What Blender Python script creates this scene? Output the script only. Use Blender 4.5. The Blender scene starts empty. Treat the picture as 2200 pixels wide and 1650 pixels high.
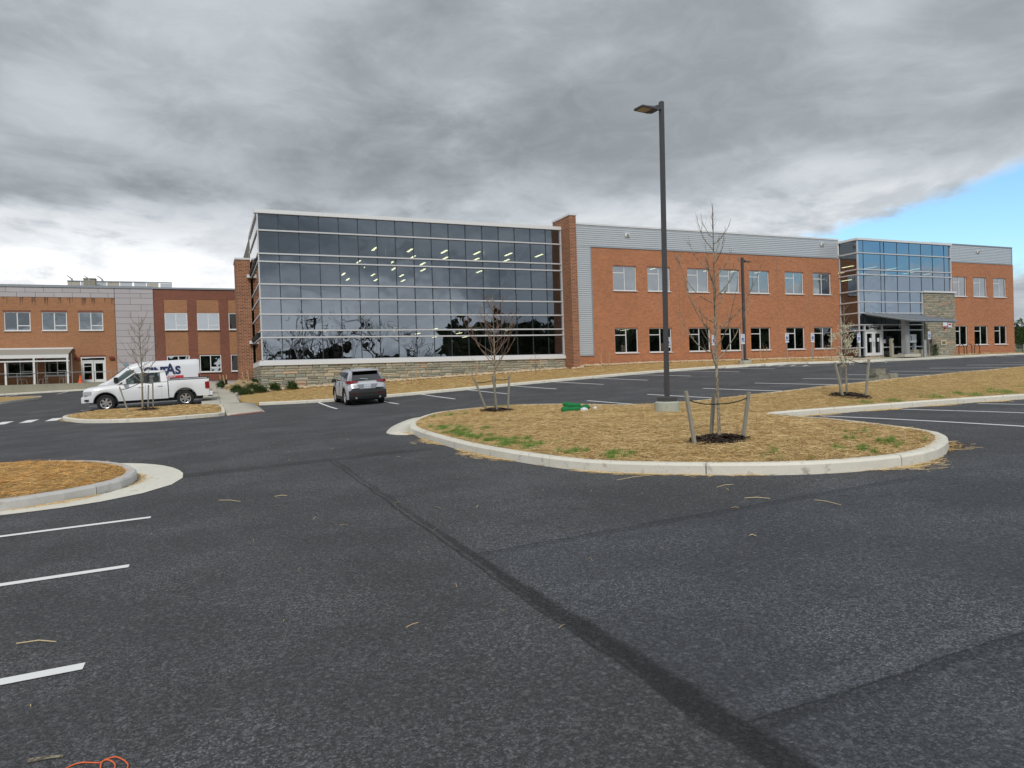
import bpy, math, random
import numpy as np
from mathutils import Vector, Matrix, geometry, noise
random.seed(7); np.random.seed(7)
sc = bpy.context.scene
C = sc.collection
PI = math.pi
R = math.radians

# ------------------------------------------------------------------ camera
yaw, pitch, roll = -0.40695671, -0.01369787, -0.03285696
cam = bpy.data.cameras.new('camera'); camo = bpy.data.objects.new('camera', cam); C.objects.link(camo)
cam.sensor_fit = 'HORIZONTAL'; cam.sensor_width = 36.0; cam.lens = 1514.89 / 2200 * 36.0
cam.clip_start = 0.05; cam.clip_end = 6000
base = Matrix(((1, 0, 0), (0, 0, -1), (0, 1, 0)))
rot = Matrix.Rotation(yaw, 3, 'Z') @ Matrix.Rotation(pitch, 3, 'X') @ base @ Matrix.Rotation(roll, 3, 'Z')
camo.matrix_world = Matrix.Translation((0, 0, 1.65)) @ rot.to_4x4()
sc.camera = camo

# ------------------------------------------------------------------ view
sc.view_settings.view_transform = 'Standard'; sc.view_settings.look = 'None'
sc.view_settings.exposure = 0.40; sc.view_settings.gamma = 1.0; sc.view_settings.use_curve_mapping = False

# ------------------------------------------------------------------ node helper
class N:
    def __init__(s, tree):
        s.t = tree; s.n = tree.nodes; s.l = tree.links
    def node(s, typ, **kw):
        n = s.n.new(typ)
        for k, v in kw.items(): setattr(n, k, v)
        return n
    def put(s, sock, v):
        if isinstance(v, bpy.types.NodeSocket): s.l.new(v, sock)
        elif v is not None: sock.default_value = v
    def m(s, op, a, b=None, c=None, clamp=False):
        n = s.n.new('ShaderNodeMath'); n.operation = op; n.use_clamp = clamp
        s.put(n.inputs[0], a)
        if b is not None: s.put(n.inputs[1], b)
        if c is not None: s.put(n.inputs[2], c)
        return n.outputs[0]
    def sm(s, x, a, b, o0=0., o1=1.):
        n = s.n.new('ShaderNodeMapRange'); n.interpolation_type = 'SMOOTHSTEP'
        s.put(n.inputs['Value'], x); s.put(n.inputs['From Min'], a); s.put(n.inputs['From Max'], b)
        s.put(n.inputs['To Min'], o0); s.put(n.inputs['To Max'], o1)
        return n.outputs[0]
    def noise(s, vec, scale, detail=4., rough=.5, dist=0.):
        n = s.n.new('ShaderNodeTexNoise'); s.put(n.inputs['Vector'], vec)
        n.inputs['Scale'].default_value = scale; n.inputs['Detail'].default_value = detail
        n.inputs['Roughness'].default_value = rough; n.inputs['Distortion'].default_value = dist
        return n.outputs['Fac']
    def vor(s, vec, scale, out='Distance', feature='F1'):
        n = s.n.new('ShaderNodeTexVoronoi'); n.feature = feature
        s.put(n.inputs['Vector'], vec); n.inputs['Scale'].default_value = scale
        return n.outputs[out]
    def mix(s, f, a, b, blend='MIX'):
        n = s.n.new('ShaderNodeMix'); n.data_type = 'RGBA'; n.blend_type = blend
        s.put(n.inputs[0], f); s.put(n.inputs[6], a if not isinstance(a, tuple) else (*a[:3], 1)); s.put(n.inputs[7], b if not isinstance(b, tuple) else (*b[:3], 1))
        return n.outputs[2]
    def xyz(s, v):
        n = s.n.new('ShaderNodeSeparateXYZ'); s.put(n.inputs[0], v); return n.outputs
    def comb(s, x, y, z=0.):
        n = s.n.new('ShaderNodeCombineXYZ'); s.put(n.inputs[0], x); s.put(n.inputs[1], y); s.put(n.inputs[2], z); return n.outputs[0]
    def grey(s, v):
        return s.comb(v, v, v)

# ------------------------------------------------------------------ sky
SUN_EL, SUN_AZ = R(42), R(205)          # azimuth clockwise from +Y
w = bpy.data.worlds.new('World'); sc.world = w; w.use_nodes = True
t = w.node_tree; t.nodes.clear(); k = N(t)
out = t.nodes.new('ShaderNodeOutputWorld'); bg = t.nodes.new('ShaderNodeBackground')
t.links.new(bg.outputs[0], out.inputs[0])
sky = t.nodes.new('ShaderNodeTexSky'); sky.sky_type = 'NISHITA'; sky.sun_disc = False
sky.sun_elevation = SUN_EL; sky.sun_rotation = SUN_AZ; sky.air_density = 1.3; sky.dust_density = .3; sky.ozone_density = 2.
tc = t.nodes.new('ShaderNodeTexCoord'); D = tc.outputs['Generated']
sx, sy, sz = k.xyz(D)
zz = k.m('MAXIMUM', sz, 0.0)
den = k.m('ADD', zz, .16)
cv = k.comb(k.m('DIVIDE', sx, den), k.m('DIVIDE', sy, den), 0.)
big = k.noise(cv, .95, 3., .5, .3)
mid = k.noise(cv, 2.1, 9., .62, .5)
finev = k.noise(cv, 6.5, 8., .62, .7)
lowv = k.comb(k.m('MULTIPLY', sx, 1.), k.m('MULTIPLY', sy, 1.), k.m('MULTIPLY', zz, 2.6))
puff = k.noise(lowv, 3.6, 9., .60, .25)
puff2 = k.noise(lowv, 9., 6., .55, .3)
dark = k.sm(k.m('ADD', k.m('MULTIPLY', big, .70), k.m('MULTIPLY', mid, .30)), .39, .61)
# brightness of the cloud deck
u = k.m('DIVIDE', sx, k.m('SQRT', k.m('ADD', k.m('ADD', k.m('MULTIPLY', sx, sx), k.m('MULTIPLY', sy, sy)), 1e-5)))
south = k.sm(sy, .1, -.4)
hor = k.sm(k.m('ADD', zz, k.m('MULTIPLY', k.m('SUBTRACT', puff, .5), k.m('SUBTRACT', .34, k.m('MULTIPLY', south, .18)))), k.m('SUBTRACT', .28, k.m('MULTIPLY', south, .095)), k.m('SUBTRACT', .14, k.m('MULTIPLY', south, .035)))
west = k.sm(u, .75, -.15)
base_b = k.m('ADD', k.m('ADD', .220, k.m('MULTIPLY', dark, .215)), k.m('MULTIPLY', k.sm(finev, .38, .66), .032))
base_b = k.m('ADD', base_b, k.m('MULTIPLY', k.sm(u, .3, .8), .055))
br_hi = k.m('ADD', .43, k.m('MULTIPLY', k.sm(puff, .40, .56), .50))
br_hi = k.m('SUBTRACT', br_hi, k.m('MULTIPLY', k.sm(puff2, .46, .62), .17))
hf = k.m('MULTIPLY', hor, k.m('ADD', .62, k.m('MULTIPLY', west, .38)))
bri = k.m('ADD', k.m('MULTIPLY', base_b, k.m('SUBTRACT', 1., hf)), k.m('MULTIPLY', br_hi, hf))
cloud = k.mix(k.sm(bri, .3, .75), (.91, 1.0, 1.085), (.98, 1.0, 1.03))
cloudc = t.nodes.new('ShaderNodeVectorMath'); cloudc.operation = 'SCALE'
k.put(cloudc.inputs[0], cloud); k.put(cloudc.inputs['Scale'], bri)
# opening in the clouds towards +X
edge = k.m('MULTIPLY', k.m('SUBTRACT', puff, .5), .16)
top = k.m('ADD', k.m('ADD', .150, k.m('MULTIPLY', k.sm(u, .62, .92), .085)), edge)
gap_hi = k.sm(k.m('SUBTRACT', top, zz), -.006, .022)
edge2 = k.m('MULTIPLY', k.m('SUBTRACT', puff2, .5), .14)
gap_lo = k.sm(k.m('SUBTRACT', zz, k.m('ADD', .100, edge2)), -.012, .022)
gap = k.m('MULTIPLY', k.m('MULTIPLY', gap_hi, gap_lo), k.sm(k.m('ADD', u, k.m('MULTIPLY', edge, .6)), .60, .74))
skc = t.nodes.new('ShaderNodeVectorMath'); skc.operation = 'MULTIPLY'
k.put(skc.inputs[0], sky.outputs[0]); skc.inputs[1].default_value = (.68, .90, 1.08)
final = k.mix(gap, cloudc.outputs[0], None)
mixn = final.node
scl = t.nodes.new('ShaderNodeVectorMath'); scl.operation = 'SCALE'
k.put(scl.inputs[0], cloudc.outputs[0]); scl.inputs['Scale'].default_value = 1 / .12   # the Background strength below is .12
k.put(mixn.inputs[6], scl.outputs[0]); k.put(mixn.inputs[7], skc.outputs[0])
t.links.new(final, bg.inputs['Color']); bg.inputs['Strength'].default_value = .12

sun = bpy.data.lights.new('sun', 'SUN'); sun.energy = 1.5; sun.angle = R(10); sun.color = (1, .965, .91)
so = bpy.data.objects.new('sun', sun); C.objects.link(so)
sd = Vector((math.sin(SUN_AZ) * math.cos(SUN_EL), math.cos(SUN_AZ) * math.cos(SUN_EL), math.sin(SUN_EL)))
so.rotation_euler = (-sd).to_track_quat('-Z', 'Y').to_euler()
so.location = sd * 60

# ------------------------------------------------------------------ terrain
AN = [(5.141,36.8,.536),(10.566,36.8,.725),(13.268,36.8,.858),(15.858,36.8,.995),(18.625,36.8,1.117),(21.336,36.8,1.241),(24.118,36.8,1.391),(27.583,36.8,1.502),
 (5.094,31.3,.384),(10.562,31.3,.585),(13.247,31.3,.72),(15.912,31.3,.842),(18.609,31.3,.977),(21.309,31.3,1.104),(23.996,31.3,1.221),(26.727,31.3,1.348),
 (13.06,23.2,.569),(15.714,23.2,.688),(18.314,23.2,.827),(20.999,23.2,.932),(23.701,23.2,1.047),(26.511,23.2,1.136),(29.1,23.2,1.211),(31.86,23.2,1.287),(34.566,23.2,1.358),(37.262,23.2,1.417),
 (36.19,37.,1.717),(45.379,38.5,1.706),(55.184,40.,1.753),(67.127,41.,1.907)]
ZE = [(0,5),(5,4),(-2,9),(5,12),(-5,20),(8,8),(12,11),(16,12),(20,12),(-5,35),(-4,42),(-8,60),(4,17),(1,27),(2,20),(7,14),(25,10),(-10,40),(60,20),(80,40)]
def sst(a, b, x):
    q = np.clip((x - a) / (b - a), 0, 1); return q * q * (3 - 2 * q)
def T0(x, y):
    x = np.clip(np.asarray(x, float), -60, 110); y = np.clip(np.asarray(y, float), -60, 95)
    z = np.interp(x, [-60, -20, 0, 28, 36, 55, 74, 110], [-.9, -.6, 0, .94, 1.22, 1.31, 1.46, 1.6])
    z = z + .011 * np.minimum(y, 46) + .004 * np.maximum(0, y - 46)
    z = z + (1 - sst(2, 8, x)) * np.interp(y, [33, 41, 60, 74, 95], [0, .17, .82, 1.2, 1.4])
    return z - .033 * np.clip(np.minimum(x, 36) - 10, 0, 99) * (1 - sst(12.5, 16.5, y))
AN += [(a, b, float(T0(a, b))) for a, b in ZE] + [(11, 15, float(T0(11, 15))-.12)]
AP = np.array(AN); RS = 2 * 7. ** 2
RK = np.exp(-((AP[:, None, 0] - AP[None, :, 0]) ** 2 + (AP[:, None, 1] - AP[None, :, 1]) ** 2) / RS)
RW = np.linalg.solve(RK + .02 * np.eye(len(AP)), AP[:, 2] - T0(AP[:, 0], AP[:, 1]))
def TA(x, y):
    x = np.asarray(x, float); y = np.asarray(y, float)
    return T0(x, y) + np.exp(-((x[..., None] - AP[:, 0]) ** 2 + (y[..., None] - AP[:, 1]) ** 2) / RS) @ RW
def T(x, y): return float(TA(x, y))

# ------------------------------------------------------------------ object helpers
def tag(o, label=None, cat=None, group=None, kind=None):
    if label: o['label'] = label
    if cat: o['category'] = cat
    if group: o['group'] = group
    if kind: o['kind'] = kind
    return o
def thing(name, label, cat, loc=(0, 0, 0), group=None, rz=0., kind=None):
    o = bpy.data.objects.new(name, None); C.objects.link(o); o.empty_display_size = .2
    o.location = loc; o.rotation_euler = (0, 0, rz)
    return tag(o, label, cat, group, kind)
def structure(name): return thing(name, None, None, kind='structure')
def org(o):
    v = Vector((0, 0, 0))
    while o: v += o.location; o = o.parent
    return v
def rawmesh(name, vs, fs, mats, mi=None, smooth=False):
    me = bpy.data.meshes.new(name); me.from_pydata([tuple(v) for v in vs], [], fs)
    for m_ in (mats if isinstance(mats, (list, tuple)) else [mats]): me.materials.append(m_)
    if mi: me.polygons.foreach_set('material_index', mi)
    if smooth: me.polygons.foreach_set('use_smooth', [True] * len(me.polygons))
    me.update(); return me
def link(name, me, parent=None, loc=None):
    o = bpy.data.objects.new(name, me); C.objects.link(o)
    if parent: o.parent = parent
    if loc is not None: o.location = loc
    return o
class MB:
    def __init__(s): s.v = []; s.f = []; s.mi = []; s.cur = 0
    def add(s, vs, fs):
        b = len(s.v); s.v += [tuple(v) for v in vs]; s.f += [tuple(i + b for i in f) for f in fs]; s.mi += [s.cur] * len(fs); return s
    def box(s, x0, x1, y0, y1, z0, z1):
        return s.add([(x0,y0,z0),(x1,y0,z0),(x1,y1,z0),(x0,y1,z0),(x0,y0,z1),(x1,y0,z1),(x1,y1,z1),(x0,y1,z1)],
              [(0,3,2,1),(4,5,6,7),(0,1,5,4),(1,2,6,5),(2,3,7,6),(3,0,4,7)])
    def bbox(s, x0, x1, y0, y1, z0, z1, b=.02):
        """box whose upper edges are chamfered"""
        v = [(x0,y0,z0),(x1,y0,z0),(x1,y1,z0),(x0,y1,z0),(x0,y0,z1-b),(x1,y0,z1-b),(x1,y1,z1-b),(x0,y1,z1-b),
             (x0+b,y0+b,z1),(x1-b,y0+b,z1),(x1-b,y1-b,z1),(x0+b,y1-b,z1)]
        return s.add(v, [(0,3,2,1),(8,9,10,11),(0,1,5,4),(1,2,6,5),(2,3,7,6),(3,0,4,7),(4,5,9,8),(5,6,10,9),(6,7,11,10),(7,4,8,11)])
    def quad(s, a, b, c, d): return s.add([a, b, c, d], [(0, 1, 2, 3)])
    def tube(s, pts, rad, n=6, cap=True):
        pts = [Vector(p) for p in pts]; rr = rad if isinstance(rad, (list, tuple)) else [rad] * len(pts)
        ref = Vector((.3, .2, 1)).normalized(); vs = []; fs = []
        for i, p in enumerate(pts):
            d_ = (pts[min(i + 1, len(pts) - 1)] - pts[max(i - 1, 0)])
            d_ = d_.normalized() if d_.length > 1e-7 else Vector((0, 0, 1))
            a = d_.cross(ref)
            if a.length < .05: a = d_.cross(Vector((1, 0, 0)))
            a.normalize(); b = d_.cross(a)
            for j in range(n):
                th = 2 * PI * j / n; vs.append(p + a * math.cos(th) * rr[i] + b * math.sin(th) * rr[i])
        for i in range(len(pts) - 1):
            for j in range(n):
                fs.append((i*n+j, i*n+(j+1) % n, (i+1)*n+(j+1) % n, (i+1)*n+j))
        if cap: fs.append(tuple(range(n - 1, -1, -1))); fs.append(tuple(range((len(pts) - 1) * n, len(pts) * n)))
        return s.add(vs, fs)
    def cyl(s, x, y, z0, z1, r, n=16, r1=None):
        return s.tube([(x, y, z0), (x, y, z1)], [r, r1 if r1 is not None else r], n)
    def disc_y(s, x, y0, y1, z, r, n=20, r2=None):
        return s.tube([(x, y0, z), (x, y1, z)], [r, r2 or r], n)
    def prism_y(s, poly, y0, y1):
        """poly of (x,z) extruded along y"""
        n = len(poly); vs = [(a, y0, b) for a, b in poly] + [(a, y1, b) for a, b in poly]
        return s.add(vs, [tuple(range(n)), tuple(range(2*n-1, n-1, -1))] + [(i, i+n, (i+1) % n+n, (i+1) % n) for i in range(n)])
    def prism_x(s, poly, x0, x1):
        n = len(poly); vs = [(x0, a, b) for a, b in poly] + [(x1, a, b) for a, b in poly]
        return s.add(vs, [tuple(range(n-1, -1, -1)), tuple(range(n, 2*n))] + [(i, (i+1) % n, (i+1) % n+n, i+n) for i in range(n)])
    def prism_z(s, poly, z0, z1):
        n = len(poly); vs = [(a, b, z0) for a, b in poly] + [(a, b, z1) for a, b in poly]
        return s.add(vs, [tuple(range(n-1, -1, -1)), tuple(range(n, 2*n))] + [(i, (i+1) % n, (i+1) % n+n, i+n) for i in range(n)])
    def build(s, name, mats, parent=None, smooth=False, world=True):
        o_ = org(parent) if (parent is not None and world) else Vector((0, 0, 0))
        vs = [(v[0]-o_.x, v[1]-o_.y, v[2]-o_.z) for v in s.v]
        return link(name, rawmesh(name, vs, s.f, mats, s.mi if any(s.mi) else None, smooth), parent)
    def ground(s, name, mats, label, cat, group=None, kind=None, smooth=False):
        """a top-level thing of one mesh, its origin at its base"""
        a = np.array(s.v); c = ((a[:, 0].min()+a[:, 0].max())/2, (a[:, 1].min()+a[:, 1].max())/2, a[:, 2].min())
        vs = a - np.array(c)
        o = link(name, rawmesh(name, vs.tolist(), s.f, mats, s.mi if any(s.mi) else None, smooth), None, c)
        return tag(o, label, cat, group, kind)

# ------------------------------------------------------------------ materials
def newmat(name):
    m_ = bpy.data.materials.new(name); m_.use_nodes = True
    nt = m_.node_tree; nt.nodes.clear(); kk = N(nt)
    o = nt.nodes.new('ShaderNodeOutputMaterial'); p = nt.nodes.new('ShaderNodeBsdfPrincipled')
    nt.links.new(p.outputs[0], o.inputs[0])
    return m_, kk, p, o
def bump(kk, p, h, dist=.01, strength=.6):
    b = kk.node('ShaderNodeBump'); b.inputs['Strength'].default_value = strength; b.inputs['Distance'].default_value = dist
    kk.put(b.inputs['Height'], h); kk.l.new(b.outputs[0], p.inputs['Normal'])
def mat(name, col, rough=.7, metal=0., var=.12, scale=3., bmp=0., spec=.4, rnd=0., coat=0., fine=40.):
    m_, kk, p, o = newmat(name)
    co = kk.node('ShaderNodeTexCoord').outputs['Object']
    n1 = kk.noise(co, scale, 4., .55); n2 = kk.noise(co, fine, 3., .6)
    f = kk.m('ADD', 1 - var, kk.m('MULTIPLY', kk.m('ADD', kk.m('MULTIPLY', n1, 1.2), kk.m('MULTIPLY', n2, .8)), var))
    if rnd:
        oi = kk.node('ShaderNodeObjectInfo').outputs['Random']
        f = kk.m('MULTIPLY', f, kk.m('ADD', 1 - rnd / 2, kk.m('MULTIPLY', oi, rnd)))
    c = kk.mix(1., (*col, 1), kk.grey(f), 'MULTIPLY')
    kk.l.new(c, p.inputs['Base Color'])
    p.inputs['Roughness'].default_value = rough; p.inputs['Metallic'].default_value = metal
    p.inputs['Specular IOR Level'].default_value = spec; p.inputs['Coat Weight'].default_value = coat
    if bmp: bump(kk, p, n2, bmp, .7)
    return m_
def wallmap(kk, sc_=1.):
    x, y, z = kk.xyz(kk.node('ShaderNodeTexCoord').outputs['Object'])
    return kk.comb(kk.m('ADD', x, y), z, 0.)
def brickmat(name, c1, c2, mortar, bw=.203, bh=.0677, ms=.010, contrast=1.):
    m_, kk, p, o = newmat(name)
    v = wallmap(kk)
    b = kk.node('ShaderNodeTexBrick'); kk.put(b.inputs['Vector'], v)
    b.inputs['Color1'].default_value = (*c1, 1); b.inputs['Color2'].default_value = (*c2, 1); b.inputs['Mortar'].default_value = (*mortar, 1)
    b.inputs['Scale'].default_value = 1.; b.inputs['Mortar Size'].default_value = ms; b.inputs['Mortar Smooth'].default_value = .3
    b.inputs['Brick Width'].default_value = bw; b.inputs['Row Height'].default_value = bh; b.inputs['Bias'].default_value = -.1
    n1 = kk.noise(v, .35, 5., .6); st = kk.comb(kk.m('MULTIPLY', kk.xyz(v)[0], .35), kk.m('MULTIPLY', kk.xyz(v)[1], 3.))
    n2 = kk.noise(st, 2.2, 4., .6); n3 = kk.noise(v, 14., 3., .6)
    f = kk.m('ADD', .55, kk.m('ADD', kk.m('MULTIPLY', n1, .36), kk.m('ADD', kk.m('MULTIPLY', n2, .28), kk.m('MULTIPLY', n3, .24))))
    kk.l.new(kk.mix(1., b.outputs['Color'], kk.grey(f), 'MULTIPLY'), p.inputs['Base Color'])
    p.inputs['Roughness'].default_value = .88; p.inputs['Specular IOR Level'].default_value = .25
    bump(kk, p, kk.m('SUBTRACT', kk.m('MULTIPLY', n3, .3), b.outputs['Fac']), .006, .8)
    return m_
def glassmat(name, tint, refl, rough=.0, wob=.0016, spec_tint=(1, 1, 1), pane=1.):
    """tinted float glass: mirror part grows at grazing angles, the rest lets the room behind show"""
    m_, kk, p, o = newmat(name); kk.n.remove(p)
    tr = kk.node('ShaderNodeBsdfTransparent'); tr.inputs[0].default_value = (*tint, 1)
    gl = kk.node('ShaderNodeBsdfGlossy'); gl.inputs['Color'].default_value = (*spec_tint, 1); gl.inputs['Roughness'].default_value = rough
    co = kk.node('ShaderNodeTexCoord').outputs['Object']; oi = kk.node('ShaderNodeObjectInfo').outputs['Random']
    ofs = kk.node('ShaderNodeVectorMath', operation='ADD'); kk.put(ofs.inputs[0], co); kk.put(ofs.inputs[1], kk.comb(kk.m('MULTIPLY', oi, 37.), kk.m('MULTIPLY', oi, 11.), kk.m('MULTIPLY', oi, 53.)))
    n1 = kk.noise(ofs.outputs[0], .75, 1., .4)
    b = kk.node('ShaderNodeBump'); b.inputs['Strength'].default_value = 1.; b.inputs['Distance'].default_value = wob * 12
    kk.put(b.inputs['Height'], n1); kk.l.new(b.outputs[0], gl.inputs['Normal'])
    fr = kk.node('ShaderNodeLayerWeight'); fr.inputs['Blend'].default_value = .35
    fac = kk.m('ADD', refl, kk.m('MULTIPLY', kk.m('POWER', fr.outputs['Fresnel'], 1.3), 1 - refl), clamp=True)
    mx = kk.node('ShaderNodeMixShader'); kk.put(mx.inputs[0], fac); kk.l.new(tr.outputs[0], mx.inputs[1]); kk.l.new(gl.outputs[0], mx.inputs[2])
    kk.l.new(mx.outputs[0], o.inputs[0])
    return m_
def emit(name, col, s):
    m_, kk, p, o = newmat(name)
    p.inputs['Base Color'].default_value = (.8, .8, .8, 1); p.inputs['Emission Color'].default_value = (*col, 1); p.inputs['Emission Strength'].default_value = s
    return m_

M = {}
M['brick'] = brickmat('red_brick', (.56, .186, .074), (.35, .104, .045), (.46, .33, .22))
M['brick_pier'] = brickmat('dark_mixed_brick', (.34, .118, .06), (.15, .055, .036), (.50, .36, .24), bw=.305, bh=.1016, ms=.014)
M['brick_tan'] = brickmat('tan_orange_brick', (.47, .195, .088), (.37, .145, .064), (.40, .29, .19))
M['brick_dark'] = brickmat('dark_red_brick', (.28, .085, .052), (.18, .056, .038), (.27, .17, .13))
M['alu'] = mat('clear_aluminium', (.66, .67, .69), .42, .25, .05, 1.)
M['alu_white'] = mat('pale_metal_trim', (.78, .79, .80), .5, .1, .04, 1.)
M['mullion'] = mat('dark_glazing_joint', (.045, .055, .065), .5, .2, .05)
M['white'] = mat('white_paint', (.80, .80, .79), .55, 0, .05, 2.)
M['siding'] = mat('grey_corrugated_metal', (.60, .64, .675), .42, .35, .06, .7)
M['stonecoat'] = mat('mortar_grey', (.20, .19, .165), .95, 0, .2, 8., .004)
M['slab'] = mat('interior_dark', (.10, .10, .10), .9)
M['interior'] = mat('interior_wall', (.20, .19, .16), .9)
M['glass'] = glassmat('curtain_wall_glass', (.25, .29, .29), .23, wob=.0009, spec_tint=(.84, .94, 1.06))
M['glass_win'] = glassmat('window_glass', (.16, .19, .19), .36, wob=.0009, spec_tint=(.9, .96, 1.))
M['glass_entry'] = glassmat('entrance_glass', (.09, .115, .125), .34, wob=.0010, spec_tint=(.74, .90, 1.08))
M['glass_side'] = glassmat('side_glass', (.27, .31, .31), .30, wob=.0002)
M['carglass'] = glassmat('car_glass', (.50, .56, .54), .06, wob=.0001)
M['carglass_dark'] = glassmat('privacy_glass', (.02, .022, .024), .12, wob=.0001)
M['light'] = emit('fluorescent_tube', (1., .90, .52), 4.)
M['roofgrey'] = mat('grey_roof_metal', (.30, .33, .36), .5, .2)
M['panel'] = mat('lilac_grey_cladding', (.49, .455, .47), .8, 0, .08, .6, 0, .3, .08)
M['polepaint'] = mat('bronze_pole_paint', (.088, .086, .090), .42, .3, .1, 6.)
M['black'] = mat('black_plastic', (.018, .018, .019), .6)
M['rubber'] = mat('tyre_rubber', (.022, .022, .023), .85, 0, .2, 20.)
M['chrome'] = mat('bright_alloy', (.68, .68, .70), .25, .9, .05)
M['carwhite'] = mat('white_car_paint', (.80, .81, .83), .28, 0, .02, 1., coat=.6)
M['carsilver'] = mat('silver_car_paint', (.56, .58, .62), .42, .3, .04, 1., coat=.15)
M['vanwhite'] = mat('white_van_paint', (.74, .755, .79), .35, 0, .02, 1., coat=.4)
M['redlens'] = mat('red_lamp_lens', (.26, .008, .012), .2, 0, .1, spec=.7)
M['clearlens'] = mat('headlight_lens', (.62, .64, .64), .12, .3, .2, 20.)
M['navy'] = mat('navy_lettering', (.018, .028, .10), .5)
M['redprint'] = mat('red_stripe_print', (.58, .035, .05), .5)
M['seat'] = mat('dark_seat_cloth', (.05, .048, .046), .9)
M['orange'] = mat('orange_plastic', (.85, .13, .03), .5)
M['cord'] = mat('orange_cord_sheath', (.85, .16, .05), .55, 0, .1, 30.)
M['stake'] = mat('weathered_stake_wood', (.27, .255, .215), .9, 0, .35, 12., .003, rnd=.35)
M['stake_new'] = mat('pale_stake_wood', (.50, .33, .17), .9, 0, .3, 12., .003, rnd=.2)
M['strap'] = mat('dark_green_webbing', (.018, .035, .025), .9)
M['sockgreen'] = mat('green_filter_sock', (.010, .20, .055), .8, 0, .5, 18., .012, fine=90.)
M['bikeblack'] = mat('black_rack_paint', (.015, .015, .017), .35)
M['signwhite'] = mat('sign_white', (.74, .78, .84), .5)
M['signblue'] = mat('sign_blue', (.015, .07, .36), .5)
M['galv'] = mat('galvanised_post', (.42, .43, .43), .5, .5)
M['paper'] = mat('paper_notice', (.78, .78, .80), .8)
M['brass'] = mat('brass_plate', (.30, .23, .07), .4, .6)
M['sandstone'] = mat('boulder_stone', (.40, .31, .18), .95, 0, .5, 4., .03, rnd=.25)
M['limestone'] = mat('grey_block_stone', (.30, .285, .225), .95, 0, .5, 5., .02, rnd=.3)
M['rock'] = mat('tan_river_rock', (.58, .46, .31), .9, 0, .5, 5., .01)
M['rockpink'] = mat('pinkish_gravel', (.44, .38, .345), .9, 0, .5, 14., .01)
M['blossom'] = mat('white_blossom', (.72, .72, .56), .8, 0, .2, 30.)
M['fabric'] = mat('taupe_awning_fabric', (.34, .32, .285), .9)
M['fence'] = mat('fence_wire', (.38, .39, .36), .6, .3)
M['stalk'] = mat('dry_stalk', (.62, .50, .30), .8, 0, .3, 40.)
M['lens'] = mat('lamp_lens_tan', (.52, .40, .24), .4)
M['notice_blue'] = mat('notice_blue', (.18, .36, .48), .6)
M['notice_pink'] = mat('notice_pink', (.50, .30, .32), .6)
M['rust'] = mat('rust_red_steel', (.20, .04, .03), .6)

def concrete(name, col, joints=0.):
    m_, kk, p, o = newmat(name)
    co = kk.node('ShaderNodeTexCoord').outputs['Object']
    n1 = kk.noise(co, .8, 5., .6); n2 = kk.noise(co, 7., 5., .65); n3 = kk.noise(co, 90., 2., .5)
    f = kk.m('ADD', .60, kk.m('ADD', kk.m('MULTIPLY', n1, .32), kk.m('ADD', kk.m('MULTIPLY', n2, .32), kk.m('MULTIPLY', n3, .14))))
    c = kk.mix(1., (*col, 1), kk.grey(f), 'MULTIPLY')
    st = kk.sm(n2, .56, .72)
    c = kk.mix(kk.m('MULTIPLY', st, .5), c, (.26, .22, .16, 1))
    sc_ = kk.sm(kk.noise(co, 2.6, 6., .7, 1.2), .60, .66); c = kk.mix(kk.m('MULTIPLY', sc_, .30), c, (.16, .15, .14, 1))
    kk.l.new(c, p.inputs['Base Color']); p.inputs['Roughness'].default_value = .9; p.inputs['Specular IOR Level'].default_value = .25
    bump(kk, p, kk.m('ADD', n3, n2), .004, .5)
    return m_
M['curb'] = concrete('curb_concrete', (.74, .71, .62))
M['curb_grey'] = concrete('grey_curb_concrete', (.54, .53, .51))
M['walk'] = concrete('sidewalk_concrete', (.52, .49, .415))
M['conc_dark'] = concrete('old_concrete', (.34, .32, .25))
M['footing'] = concrete('footing_concrete', (.43, .45, .385))
M['tactile'] = concrete('brick_red_paving', (.42, .17, .13))

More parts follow.
